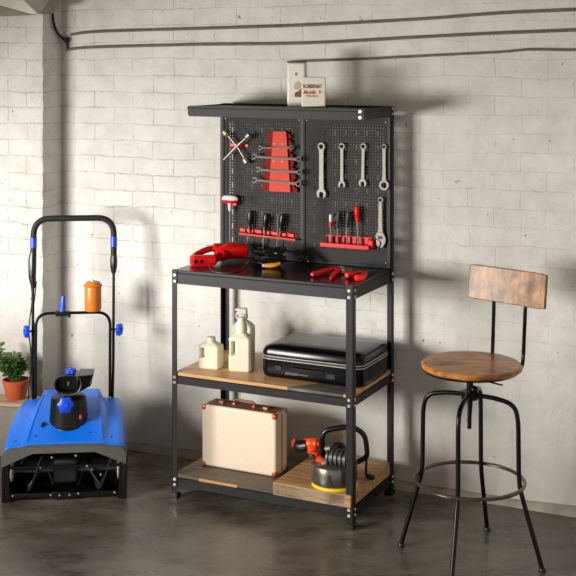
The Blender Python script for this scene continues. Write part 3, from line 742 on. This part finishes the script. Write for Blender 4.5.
MB().lathe([(0, .124), (.015, .124), (.0185, .122), (.0195, .114), (.0195, .107), (0, .106)], seg=20).build('cap', M['cream'], j1)
j2, h2 = jug(241.5, 370, .047, .032, .150, .02, 'large cream jug with a tapered cap, in front of the spray bottle', .2)
MB().lathe([(0, .212), (.011, .211), (.015, .205), (.0185, .186), (.0225, .182), (.0235, .160), (.022, .152), (0, .150)], seg=24).build('cap', M['cream2'], j2)
q = bz(243, 362.5, ZM); j3 = thing('spray_bottle', 'tall cream spray bottle standing behind the large cream jug', 'bottle', W(q[0]-.005, q[1]+.012, ZM), BANG+.2)
def oc(a, b, c, z): return [Vector((x, y, z)) for x, y in ((-a+c, -b), (a-c, -b), (a, -b+c), (a, b-c), (a-c, b), (-a+c, b), (-a, b-c), (-a, -b+c))]
MB().loft([oc(.042, .028, .009, 0), oc(.045, .03, .009, .006), oc(.045, .03, .009, 0.139), oc(.042, .028, .009, 0.152), oc(.02, .018, .007, 0.170)]).build('body', M['cream'], j3, bevel=.003, ang=20)
MB().lathe([(.017, 0.164), (.017, 0.178), (.019, 0.179), (.019, 0.196), (.013, 0.200), (0, 0.200)], seg=20).build('collar', M['cream2'], j3)
MB().bb(-.022, .016, -.011, .011, 0.196, 0.220).bb(-.034, -.02, -.006, .006, 0.206, 0.218).build('spray_head', M['cream2'], j3, bevel=.004)
MB().tube(smooth_path([(-.022, 0, 0.202), (-.030, 0, 0.189), (-.027, 0, 0.174)], 4), .0035, 8).build('trigger', M['cream2'], j3)
# black hard case
q = bz(262.5, 375.5, ZM); u0 = q[0]-.006; u1 = .773; cs = thing('hard_case', 'long black hard-shell case with silver trim lines on the middle shelf', 'case', W((u0+u1)/2, .243, ZM), BANG)
cw, cd = (u1-u0)/2, .145
def rrect(a, b, r, z, n=6):
    out = []
    for cx_, cy_, a0 in ((a-r, b-r, 0), (-a+r, b-r, 90), (-a+r, -b+r, 180), (a-r, -b+r, 270)):
        for i in range(n+1):
            t_ = math.radians(a0+90*i/n); out.append(Vector((cx_+r*math.cos(t_), cy_+r*math.sin(t_), z)))
    return out
CR = .036
MB().loft([rrect(cw-.008, cd-.008, CR, 0), rrect(cw-.003, cd-.003, CR, .005), rrect(cw, cd, CR, .02), rrect(cw, cd, CR, .070)]).build('lower_shell', M['gloss'], cs)
MB().loft([rrect(cw, cd, CR, .084), rrect(cw, cd, CR, .098), rrect(cw-.006, cd-.006, CR, .112), rrect(cw-.018, cd-.018, CR*.9, .119), rrect(cw-.04, cd-.045, CR*.8, .124), rrect(cw-.09, cd-.08, CR*.5, .126)]).build('lid', M['gloss'], cs)
MB().loft([rrect(cw-.002, cd-.002, CR, .068), rrect(cw-.002, cd-.002, CR, .086)]).build('seam', M['handle'], cs)
for z in (.0715, .0825):
    MB().tube(rrect(cw, cd, CR, z), .0018, 6, closed=True).build('trim_line', M['bolt'], cs)
m = MB()
for i in range(13): m.box((-cw+.115+i*.0075, -cd-.0005, .024), (.0022, .0015, .012 if i < 7 else .006), Matrix.Rotation(.5, 4, 'Y'))
m.build('grille_marks', M['satin'], cs)
MB().bb(-cw+.065, -cw+.095, -cd-.003, -cd+.001, .030, .050).build('latch', M['blkrough'], cs, bevel=.002)
MB().bb(cw-.15, cw-.11, -cd-.003, -cd+.001, .022, .042).build('latch', M['blkrough'], cs, bevel=.002)
MB().tube(smooth_path([(-.07, -cd+.002, .052), (-.065, -cd-.008, .046), (.045, -cd-.008, .046), (.05, -cd+.002, .052)], 4), .004, 8).build('handle', M['blkrough'], cs)

# ---------------------------------------------------------------- on the bottom shelf
ZB = .0927
qa = bz(203.5, 464, ZB); qb = bz(277, 477, ZB)
sw = (qb[0]-qa[0])/2
print('suitcase', qa, qb)
su = thing('suitcase', 'cream vintage suitcase with copper corner caps standing on the bottom shelf', 'suitcase', W((qa[0]+qb[0])/2, qa[1]*.5+qb[1]*.5+.040, ZB), BANG)
SH, SDp = .247, .052
MB().bb(-sw, sw, -SDp, SDp, 0, SH).build('body', M['case'], su, bevel=.010, seg=4)
MB().bb(-sw+.006, sw-.006, -.0035, .0035, -.0+.001, SH+.0012).bb(-sw-.001, -sw+.003, -.003, .003, .01, SH-.01).bb(sw-.003, sw+.001, -.003, .003, .01, SH-.01).build('closing_seam', M['caseedge'], su)
MB().bb(-sw+.012, sw-.012, -SDp+.008, SDp-.008, SH-.001, SH+.0008).build('top_panel', M['caseedge'], su)
for sx in (-1, 1):
    for sy in (-1, 1):
        for top in (0, 1):
            z = SH if top else 0; s2 = -1 if top else 1
            m = MB().box((sx*(sw-.011), sy*(SDp-.011), z+s2*.0124), (.0245, .0245, .0245))
            cp_ = m.build('corner_cap', M['copper'], su, bevel=.009, seg=3)
            MB().ball((sx*(sw-.012), sy*(SDp+.001), z+s2*.014), .0018, seg=8).build('stud', M['brass'], cp_)
hd = MB().tube(round_path([(-.045, -.0, SH+.002), (-.045, 0, SH+.021), (.045, 0, SH+.021), (.045, 0, SH+.002)], .012), .0045, 8).build('handle', M['caseedge'], su)
for x in (-.045, .045): MB().bb(x-.008, x+.008, -.009, .009, SH, SH+.008).build('handle_mount', M['copper'], hd, bevel=.002)
for x in (-.10, .10):
    MB().bb(x-.011, x+.011, -.014, .014, SH, SH+.010).build('latch', M['brass'], su, bevel=.002)
# floor grinder / polisher on the plank
ZP = .1285; q = bz(337, 486.5, ZP)
gr = thing('floor_polisher', 'round steel floor polisher with yellow base ring, orange motor and black hoop handle', 'power tool', W(q[0]-.022, max(q[1], .086), ZP), BANG)
print('polisher', q)
MB().lathe([(0, .010), (.084, .010), (.088, .006), (.089, .003), (.089, 0), (0, 0)], c=(.004, 0, 0), seg=40).build('base_ring', M['yellow'], gr)
MB().lathe([(.080, .0102), (.086, .012), (.088, .022), (.088, .074), (.084, .080), (.050, .086), (0, .088)], seg=40).build('housing', M['tin'], gr)
MB().bb(.012, .022, -.090, -.086, .026, .060).lathe([(.010, -.0), (.010, .003), (0, .003)], c=(.017, -.086, .030), mat=Matrix.Rotation(math.pi/2, 4, 'X'), seg=12).build('bracket', M['blk'], gr)
# finned motor
m = MB(); AX = Matrix.Rotation(math.pi/2, 4, 'Y')
prof = [(0, -.045)]
for i in range(5):
    x = -.045+i*.018; prof += [(.032, x), (.036, x+.003), (.036, x+.010), (.030, x+.012), (.030, x+.018)]
prof += [(.03, .048), (0, .05)]
m.lathe(prof, c=(.030, -.02, .106), seg=24, mat=AX); m.build('motor', M['grille'], gr, ang=50)
MB().lathe([(0, .062), (.018, .060), (.031, .045), (.035, .02), (.035, 0), (0, 0)], c=(.005, .03, .086), seg=24).build('gearbox', M['blk'], gr)
# orange drive unit leaning to the left
ob = MB().tube(smooth_path([(-.010, -.025, .082), (-.045, -.028, .092), (-.070, -.028, .112), (-.082, -.028, .140)], 5), [.011]*4+[.014]*4+[.019]*4+[.024]*4, 14)
ob.tube(smooth_path([(-.050, -.025, .150), (-.078, -.026, .148), (-.108, -.026, .140)], 5), [.012]*2+[.020]*3+[.023]*3+[.021]*3, 14)
bo = ob.build('drive_unit', M['toolorange'], gr)
MB().tube([(-.092, -.032, .140), (-.115, -.030, .132), (-.135, -.028, .130), (-.150, -.026, .134)], [.024, .026, .024, .018], 14).build('grip_cover', M['blk'], bo)
MB().lathe([(0, .0), (.018, .0), (.022, .008), (.016, .014), (0, .014)], c=(-.146, -.024, .137), mat=Matrix.Rotation(-math.pi/2, 4, 'Y'), seg=18).build('end_cap', M['redink'], bo)
MB().bb(-.085, -.06, -.053, -.043, .098, .115).build('vent', M['blk'], bo, bevel=.003)
MB().cyl((-.028, -.05, .084), (-.012, -.045, .092), .009, seg=12).build('fitting', M['satin'], gr)
MB().cyl((-.022, -.03, .136), (-.002, -.03, .142), .009, seg=12).build('fitting', M['satin'], gr)
MB().tube(round_path([(-.045, .0, .078), (-.050, .0, .192), (.045, .025, .216), (.105, .05, .196), (.112, .06, .10), (.075, .045, .078)], [.032, .03, .04, .02]), .0098, 12).build('hoop_handle', M['blk'], gr)
gx, gy = q[0]-.022, max(q[1], .086)
def GP(px, py, h): a = bz(px, py, ZP+h); return (a[0]-gx, a[1]-gy, h)
MB().tube(smooth_path([(.108, .06, .10), GP(366, 473, .018), GP(367, 477, .006), GP(369, 476, .006)], 5), .0045, 8).build('cord', M['blk'], gr)
MB().tube([GP(368, 475.5, .010), GP(372, 477.5, .010), GP(375, 477.5, .010)], [.009, .011, .006], 10).build('plug', M['blk'], gr)

# ---------------------------------------------------------------- bar stool
S0 = Vector((.631, 4.163, 0)); st = thing('bar_stool', 'industrial bar stool with round wooden seat, wooden backrest and black iron legs', 'stool', S0, 0)
ZSEAT = .680
MB().lathe([(0, -.020), (.168, -.020), (.174, -.015), (.174, -.006), (.168, 0), (.12, .0015), (0, 0)], c=(.006, 0, ZSEAT), seg=56).build('seat', M['seatwood'], st)
MB().lathe([(0, -.032), (.12, -.032), (.165, -.026), (.169, -.0205), (0, -.0205)], c=(0, 0, ZSEAT), seg=48).build('seat_plate', M['iron'], st)
MB().cyl((0, 0, ZSEAT-.034), (0, 0, .58), .012, seg=16).cyl((0, 0, .58), (-.002, 0, .452), .0075, seg=12).cyl((0, 0, .56), (0, 0, .50), .011, .007, seg=12).build('screw_spindle', M['iron'], st)
MB().cyl((0, 0, .582), (0, 0, .555), .030, seg=20).ball((.012, -.02, .592), .014).build('hub', M['iron'], st)
MB().tube(smooth_path([(0, 0, .628), (.05, -.03, .624), (.10, -.075, .622)], 4), .003, 8).build('lever', M['iron'], st)
for k, az in enumerate((155, 68, -25, -112)):
    a = math.radians(az); r_ = {155: (.168, .258), 68: (.165, .274), -25: (.168, .258), -112: (.165, .268)}[az]
    def pp(r, z): return Vector((r*math.cos(a), r*math.sin(a), z))
    P = [pp(.02, .570), pp(r_[0]-.075, .566), pp(r_[0]-.02, .550), pp(r_[0], .505), pp(r_[0]+.003, .40), pp(r_[0]+.006, .29), pp(r_[0]+.022, .22), pp(r_[1]-.012, .03), pp(r_[1]-.006, .006)]
    lg = MB().tube(smooth_path(P, 6), .0082, 12).build('leg', M['iron'], st)
    MB().lathe([(0, 0), (.0125, 0), (.013, .005), (.010, .012), (0, .012)], c=pp(r_[1]-.006, 0), seg=16).build('foot', M['blk'], lg)
MB().tube([(.187*math.cos(2*math.pi*i/56), .187*math.sin(2*math.pi*i/56), .273) for i in range(56)], .0068, 10, closed=True).build('foot_ring', M['ringsteel'], st)
# backrest
bc = Vector((.789, 4.312, .917))-S0; th_ = math.radians(-43)
bu = Vector((math.cos(th_), math.sin(th_), 0)); bnrm = Vector((-math.sin(th_), math.cos(th_), 0))
bk = MB(); N = 12; secs = []
for i in range(N+1):
    x = (i/N-.5)*.32; y = -.018*math.cos(x/.16*math.pi/2)+.018
    y = -y*.6
    r = .003 if i in (0, N) else 0
    secs.append([Vector((x, y, -.062+r)), Vector((x, y+.016, -.062+r)), Vector((x, y+.016, .062-r)), Vector((x, y, .062-r))])
bk.loft(secs); bo = bk.build('backrest', M['backwood'], st, bevel=.003, ang=30)
bo.location = bc; bo.rotation_euler = (Matrix.Rotation(th_, 4, 'Z') @ Matrix.Rotation(-.12, 4, 'X')).to_euler()
for sx, f in ((-1, 0), (1, 0)):
    ph = math.radians(56 if sx < 0 else 5); ro = .180
    rim = Vector((math.cos(ph)*ro, math.sin(ph)*ro, 0)); un = Vector((math.cos(ph), math.sin(ph), 0))
    top = bc+bu*sx*.066+Vector((0, 0, -.05))+bnrm*.012
    P = [rim-un*.07+Vector((0, 0, ZSEAT-.030)), rim-un*.012+Vector((0, 0, ZSEAT-.030)), rim+un*.004+Vector((0, 0, ZSEAT-.016)), rim+un*.010+Vector((0, 0, ZSEAT+.03)), rim*.45+top*.55*Vector((1, 1, 0)).length/Vector((1, 1, 0)).length, top-Vector((0, 0, .03)), top, top+Vector((0, 0, .06))+bnrm*.004]
    P[4] = Vector((rim.x*.5+top.x*.5, rim.y*.5+top.y*.5, (ZSEAT+top.z)/2-.02))+un*.004
    MB().tube(smooth_path(P, 6), .0068, 10).build('back_support', M['iron'], st)

# ---------------------------------------------------------------- snow blower
BLR = math.radians(5.5); BL0 = Vector((-.879, 4.717, 0))
sn = thing('snow_blower', 'blue and black electric snow blower with a tall looped black handle', 'snow blower', BL0, BLR)
def sm(a, b, x): t_ = max(0, min(1, (x-a)/(b-a))); return t_*t_*(3-2*t_)
NX, NY = 64, 26; G = []
mb = MB()
def shell_z(x, y):
    f = y/.37
    base = .222+.085*math.sin(min(1, f)*math.pi/2*1.02)
    hw = .165*(1-f)+.125*f
    hump = .006+.032*f
    z = base-.004+hump*(1-sm(hw-.012, hw+.014, abs(x)))
    return z+.006*(1-(x/.24)**2)
for j in range(NY+1):
    y = .37*j/NY; f = y/.37; hw = .244-.030*f**1.5; row = []
    for i in range(NX+1):
        s_ = (i/NX)*2-1; side = abs(s_)
        if side < .84: x = s_/.84*(hw-.03); z = shell_z(x, y)
        else:
            tt = (side-.84)/.16; zt = shell_z(math.copysign(hw-.03, s_), y); zb = .165+.03*f
            a = tt*math.pi/2
            if tt < .6: aa = tt/.6*math.pi/2; x = math.copysign(hw-.03+.03*math.sin(aa), s_); z = zt-.03*(1-math.cos(aa))
            else: x = math.copysign(hw+.002*(tt-.6), s_); z = (zt-.03)+(zb-(zt-.03))*(tt-.6)/.4
        row.append(mb.bm.verts.new((x, y, z)))
    G.append(row)
for j in range(NY):
    for i in range(NX): mb.bm.faces.new((G[j][i], G[j][i+1], G[j+1][i+1], G[j+1][i]))
# back wall of shell
bot = [mb.bm.verts.new((v_.co.x, .372, .12)) for v_ in G[NY]]
for i in range(NX): mb.bm.faces.new((G[NY][i], G[NY][i+1], bot[i+1], bot[i]))
shl = mb.build('hood', M['blue'], sn, ang=70, solid=.006)
m = MB()
for sx in (-1, 1):
    pts = [Vector((sx*(.150-.035*t_), .02+.30*t_, shell_z(sx*(.150-.035*t_), .02+.30*t_)-.001)) for t_ in [i/10 for i in range(11)]]
    MB().tube(pts, .0045, 8).build('ridge', M['blue'], shl)
for x, y in ((-.198, .035), (-.118, .045), (.10, .055), (.185, .045), (-.155, .16), (.125, .185)):
    z = shell_z(x, y); MB().cyl((x, y, z-.004), (x, y, z+.0015), .004, seg=8).build('screw', M['blk'], shl)
# grey front lip: opening outline
def front(x): # upper outline follows the hood
    return shell_z(x, 0)-.001
up = []; dn = []
for i in range(41):
    x = -.247+.494*i/40; xa = abs(x)
    zt = front(max(-.214, min(.214, x))) - (0 if xa < .214 else .03*(1-math.sqrt(max(0, 1-((xa-.214)/.0335)**2))))
    zl = .196 if xa < .125 else .196-(xa-.125)/.122*.052
    up.append((x, zt)); dn.append((x, zl))
m = MB()
for y0, y1 in ((-.014, .004),):
    A = [m.bm.verts.new((x, y1, z)) for x, z in up]; B = [m.bm.verts.new((x, y0, z-.010)) for x, z in up]; C = [m.bm.verts.new((x, y0-.004, z)) for x, z in dn]; D = [m.bm.verts.new((x, y1, z+.002)) for x, z in dn]
    for q1, q2 in ((A, B), (B, C), (C, D), (D, A)):
        for i in range(40): m.bm.faces.new((q1[i], q1[i+1], q2[i+1], q2[i]))
m.build('front_lip', M['greylip'], sn, ang=30)
# side plates
for sx in (-1, 1):
    x0, x1 = sorted((sx*.236, sx*.247))
    pr = [(-.016, .004), (.10, .004), (.16, .06), (.17, .15), (.15, .17), (-.014, .145)]
    a = [Vector((x0, y, z)) for y, z in pr]; b = [Vector((x1, y, z)) for y, z in pr]
    m = MB().loft([a, b]).build('side_plate', M['blk'], sn, bevel=.002)
    MB().loft([[Vector((sx*.236-sx*.022*k, -.012, 0.004)) for k in (0, 1)]+[Vector((sx*.236-sx*.014*k, -.012, .150)) for k in (1, 0)],
               [Vector((sx*.236-sx*.022*k, .01, 0.004)) for k in (0, 1)]+[Vector((sx*.236-sx*.014*k, .01, .150)) for k in (1, 0)]]).build('side_flange', M['blk'], m)
# inner housing (drum back), closed behind
m = MB(); secs = []
for i in range(11):
    a = math.radians(80-i*17); secs.append([Vector((-.235, .06+.10*math.cos(a), .105+.095*math.sin(a))), Vector((.235, .06+.10*math.cos(a), .105+.095*math.sin(a))),
                                            Vector((.235, .06+.104*math.cos(a), .105+.099*math.sin(a))), Vector((-.235, .06+.104*math.cos(a), .105+.099*math.sin(a)))])
m.loft(secs).build('auger_housing', M['blk'], sn)
# auger
ag = MB().cyl((-.234, .055, .105), (.234, .055, .105), .009, seg=14).build('auger_shaft', M['grille'], sn)
for sx in (-1, 1):
    # spiral paddle of each half
    secs = []
    for i in range(25):
        t_ = i/24; a = math.radians(60+sx*t_*400); x = sx*(.215-.165*t_)
        c, s_ = math.cos(a), math.sin(a)
        def pt(r, dx): return Vector((x+dx, .055+r*c, .105+r*s_))
        secs.append([pt(.052, -.003), pt(.080, -.003), pt(.080, .003), pt(.052, .003)])
    MB().loft(secs).build('paddle', M['blkrough'], ag)
    for k, a in enumerate((40, 165, 285)):
        a = math.radians(a); x = sx*(.19-.06*k)
        MB().tube([(x, .055, .105), (x-sx*.02, .055+.07*math.cos(a), .105+.07*math.sin(a))], .0045, 8).build('spoke', M['grille'], ag)
    MB().lathe([(0, .006), (.035, .006), (.04, .0), (.035, -.003), (0, -.003)], c=(sx*.214, .030, .110), mat=Matrix.Rotation(math.pi/2, 4, 'Y'), seg=20).build('bearing_disc', M['paper'], ag)
    MB().cyl((sx*.090, -.002, .135), (sx*.140, -.0, .062), .0035, seg=8).build('brace', M['grille'], sn)
m = MB()
MB().bb(-.05, .05, .035, .09, .055, .15).build('centre_box', M['blkrough'], ag, bevel=.01)
MB().bb(-.235, .235, .0, .02, .012, .030).bb(-.05, .05, -.004, .02, .008, .034).build('scraper_bar', M['blk'], sn, bevel=.002)
for x, z in ((-.205, .026), (-.055, .024), (-.02, .022), (.02, .022), (.055, .026), (.2, .026), (-.095, .135), (.09, .137), (.145, .10), (-.05, .175), (.045, .18)):
    MB().cyl((x, .002, z), (x, -.006, z), .0042, seg=10).build('bolt', M['bolt'], sn)
m = MB().bb(-.234, .234, -.004, .003, .132, .142).build('cross_bar', M['blk'], sn)
# wheels at the back
for sx in (-1, 1):
    MB().lathe([(0, -.02), (.06, -.02), (.075, -.014), (.078, 0), (.075, .014), (.06, .02), (0, .02)], c=(sx*.20, .37, .078), mat=Matrix.Rotation(math.pi/2, 4, 'Y'), seg=28).build('wheel', M['blkrough'], sn)
MB().cyl((-.2, .37, .078), (.2, .37, .078), .008, seg=10).build('axle', M['grille'], sn)
# chute
ch = MB().lathe([(.090, -.03), (.087, 0), (.085, .006), (.081, .010), (.072, .12), (.064, .125), (.0, .125)], c=(.005, .145, .258), seg=40, sy=.95).build('chute', M['blk'], sn)
# hood of the chute: oval mouth facing the front, hollow
def oval(cx_, cy_, cz_, a, b, n=24, pw=.75, tilt=0):
    o_ = []
    for i in range(n):
        t_ = 2*math.pi*i/n; c, s_ = math.cos(t_), math.sin(t_)
        o_.append(Vector((cx_+a*math.copysign(abs(c)**pw, c), cy_+tilt*b*math.copysign(abs(s_)**pw, s_), cz_+b*math.copysign(abs(s_)**pw, s_))))
    return o_
cx0, cz0 = .008, .438
MB().loft([oval(cx0+.02, .22, cz0-.008, .052, .034), oval(cx0+.01, .13, cz0-.002, .056, .036), oval(cx0, .098, cz0, .058, .037), oval(cx0, .098, cz0, .052, .032), oval(cx0+.01, .14, cz0-.002, .049, .030)], cap=True).build('deflector', M['blk'], ch)
MB().loft([[Vector(p) for p in ((cx0+.035, .09, cz0+.036), (cx0+.040, .22, cz0+.036), (cx0+.040, .22, cz0-.035), (cx0+.035, .09, cz0-.035))],
           [Vector(p) for p in ((cx0+.100, .11, cz0+.036), (cx0+.10, .21, cz0+.036), (cx0+.085, .20, cz0-.030), (cx0+.090, .12, cz0-.012))]]).build('deflector_side', M['blk'], ch, bevel=.003)
MB().bb(cx0+.072, cx0+.094, .1115, .118, cz0+.0, cz0+.024).build('grip_plate', M['greylip'], ch, bevel=.002)
MB().cyl((cx0, .098, cz0), (cx0, .092, cz0+.012), .004, seg=10).build('bolt', M['satin'], ch)
MB().tube(smooth_path([(cx0+.045, .088, cz0+.03), (cx0+.052, .086, cz0+.0), (cx0+.03, .084, cz0-.035), (cx0-.03, .09, cz0-.042)], 5), .0022, 6).build('wire', M['grille'], ch)
def knob(c, r, axis, parent, d=.014):
    q_ = Vector(axis).to_track_quat('Z', 'Y').to_matrix().to_4x4(); m = MB()
    n = 48; pr = []
    for z, k in ((0, .7), (.002, .95), (d*.8, 1), (d, .88)):
        pr.append([Vector(c)+(q_ @ Vector(((r*k*(1+.09*math.cos(6*2*math.pi*i/n)))*math.cos(2*math.pi*i/n), (r*k*(1+.09*math.cos(6*2*math.pi*i/n)))*math.sin(2*math.pi*i/n), z))) for i in range(n)])
    m.loft(pr); m.build('knob', M['blue2'], parent, ang=50)
    cc = Vector(c)+q_.to_3x3() @ Vector((0, 0, d)); e_ = Vector(c)+q_.to_3x3() @ Vector((0, 0, d+.004))
    o_ = parent.children[-1] if parent.children else parent
    MB().cyl(cc, e_, r*.42, r*.36, 20).build('knob_cap', M['blue2'], parent)
knob((.0, .066, .366), .032, (0, -1, .15), ch, .018)
knob((.012, .16, .470), .022, (0, 0, 1), ch, .018)
MB().bb(.052, .062, .080, .092, .300, .318).build('warning_label', M['redink'], ch, bevel=.001)
MB().bb(-.102, -.090, .09, .12, .262, .285).build('clip', M['blk'], ch, bevel=.002)
# handle
HB = .40
def hp(x, t_, lean=.07): return Vector((x, HB+lean*t_, .10+.975*t_))
hx = .175
low = [hp(-hx+.008, 0), hp(-hx, .35), hp(-hx, .74), hp(-hx, 1), hp(hx, 1), hp(hx, .74), hp(hx, .35), hp(hx-.008, 0)]
hb = MB().tube(round_path(low, [.05, .05, .07, .07, .05, .05], 7), .0062, 12).build('handle', M['iron'], sn)
MB().tube(round_path([hp(-hx, .83), hp(-hx, 1), hp(hx, 1), hp(hx, .83)], [.075, .075], 8), .0135, 14).build('grip', M['blkrough'], hb)
for sx in (-1, 1):
    MB().tube([hp(sx*hx, .915), hp(sx*hx, .87)], .0145, 12).build('blue_band', M['blue2'], hb)
    MB().tube([hp(sx*hx, .85), hp(sx*hx, .82), hp(sx*hx, .78), hp(sx*hx, .75)] if sx > 0 else [hp(-hx-.004, .86), hp(-hx-.004, .82), hp(-hx-.004, .74), hp(-hx+.002, .69)], [.009, .016, .016, .009] if sx > 0 else [.010, .018, .017, .010], 10).build('clamp', M['blk'], hb)
inn = [Vector((-hx+.014, HB+.005, .30)), Vector((-hx+.014, HB+.03, .665)), Vector((hx-.014, HB+.03, .665)), Vector((hx-.014, HB+.005, .30))]
ih = MB().tube(round_path(inn, [.06, .06], 8), .0066, 12).build('lower_bar', M['iron'], sn)
for sx in (-1, 1):
    m = MB().cyl((sx*(hx-.02), HB+.03, .588), (sx*(hx+.03), HB+.03, .588), .005, seg=10).build('knob_bolt', M['iron'], sn)
    knob((sx*(hx+.016), HB+.03, .588), .026, (sx, -.35, 0), sn, .020)
MB().tube([(-.047, HB+.03, .669), (-.044, HB+.03, .717), (-.043, HB+.03, .739)], [.014, .012, .009], 10).build('lever', M['blue2'], sn)
MB().bb(-.075, -.015, HB+.015, HB+.045, .653, .673).cyl((-.015, HB+.02, .663), (-.015, HB+.02, .647), .006, seg=8).build('lever_mount', M['blk'], sn, bevel=.002)
for dx, ph in ((-.012, 0), (.006, 1.7)):
    P = [Vector((-hx+dx+.006*math.sin(k*1.3+ph), HB+.068-.05*k/9, .80-.52*k/9)) for k in range(10)]
    MB().tube(smooth_path(P, 4), .0032, 6).build('control_cable', M['blk'], hb)
# orange canister on the bar
cu = thing('canister', 'orange lidded canister perched on the lower bar of the blue machine handle', 'canister', BL0+Matrix.Rotation(BLR, 3, 'Z') @ Vector((.086*.975, (HB+.03)*.975, .6722*.975)), BLR)
MB().lathe([(0, 0), (.030, 0), (.035, .004), (.036, .010), (.036, .100), (.034, .106), (0, .106)], seg=32).build('body', M['orange'], cu)
MB().lathe([(0, .106), (.040, .106), (.041, .109), (.038, .113), (.034, .115), (.030, .124), (.012, .128), (0, .128)], seg=32).build('lid', M['orange'], cu)
MB().ball((0, -.012, .128), .008, seg=10).build('spout', M['bolt'], cu)

sn.scale = (.975, .975, .975)
# ---------------------------------------------------------------- potted plant
pp0 = atY(16, 397.5, 5.285); pt_ = thing('potted_plant', 'bushy green plant in a terracotta pot on the low ledge at left', 'plant', Vector((pp0.x, pp0.y, .2405)), 0)
MB().lathe([(0, 0), (.040, 0), (.043, .003), (.054, .064), (.058, .066), (.060, .084), (.055, .085), (.050, .068), (0, .068)], seg=36).build('pot', M['terra'], pt_)
MB().lathe([(.0515, .064), (.052, .073), (.03, .077), (0, .076)], seg=24).build('soil', M['soil'], pt_)
random.seed(11); lf = MB(); stm = MB()
for s_ in range(60):
    a = random.random()*6.283; rr1 = .065*math.sqrt(random.random()); hgt = .05+.085*random.random()*(1-rr1*5)
    if s_ < 6: a = math.pi+random.uniform(-.8, .8); rr1 = .07; hgt = .10+random.random()*.06
    top = Vector((rr1*math.cos(a)-.012, rr1*math.sin(a)*.9, .075+hgt))
    root = Vector((.02*math.cos(a), .02*math.sin(a), .072))
    P = smooth_path([root, (root+top)/2+Vector((0, 0, .015)), top], 4); stm.tube(P, .0016, 5)
    for k in range(11):
        c = P[min(len(P)-1, 3+k % (len(P)-3))]; b_ = random.random()*6.283; el = random.uniform(-.2, .9); L = random.uniform(.016, .030); wd = L*.48
        d = Vector((math.cos(b_)*math.cos(el), math.sin(b_)*math.cos(el), math.sin(el))); sd = d.cross(Vector((0, 0, 1))).normalized(); nn_ = sd.cross(d)
        v1 = [lf.bm.verts.new(c+d*L*f+sd*wd*w1+nn_*L*h_) for f, w1, h_ in ((.0, 0, 0), (.35, .9, .06), (.75, .75, .03), (1.05, 0, -.1), (.75, -.75, .03), (.35, -.9, .06))]
        mid = lf.bm.verts.new(c+d*L*.55-nn_*L*.05)
        for i in range(6): lf.bm.faces.new((v1[i], v1[(i+1) % 6], mid))
lf.build('foliage', M['leaf'], pt_, ang=80); stm.build('stems', M['stem'], pt_)

# ---------------------------------------------------------------- camera, light
cam = bpy.data.cameras.new('camera'); co = bpy.data.objects.new('camera', cam); COL.objects.link(co)
co.location = (0, 0, CAMH); co.rotation_euler = (math.pi/2, 0, 0)
cam.sensor_width = 36; cam.lens = 36*F/576; cam.shift_x = 0; cam.shift_y = -(288-HY)/576
cam.clip_start = .05; SC.camera = co
def area(name, loc_, target, sx, sy, power, col):
    l = bpy.data.lights.new(name, 'AREA'); l.shape = 'RECTANGLE'; l.size = sx; l.size_y = sy; l.energy = power; l.color = col
    o_ = bpy.data.objects.new(name, l); COL.objects.link(o_); o_.location = loc_
    o_.rotation_euler = (Vector(target)-Vector(loc_)).to_track_quat('-Z', 'Y').to_euler(); return o_
area('window_daylight', (-3.6, 2.40, 1.25), (0.2, 4.9, 1.0), 1.55, 1.1, 305, (1, .975, .935))
wd = bpy.data.worlds.new('world'); SC.world = wd; wd.use_nodes = True
bg = wd.node_tree.nodes['Background']; bg.inputs[0].default_value = (1, .955, .89, 1); bg.inputs[1].default_value = .72
SC.view_settings.view_transform = 'Standard'; SC.view_settings.look = 'None'; SC.view_settings.gamma = 1; SC.view_settings.exposure = 0.0
SC.view_settings.use_curve_mapping = False
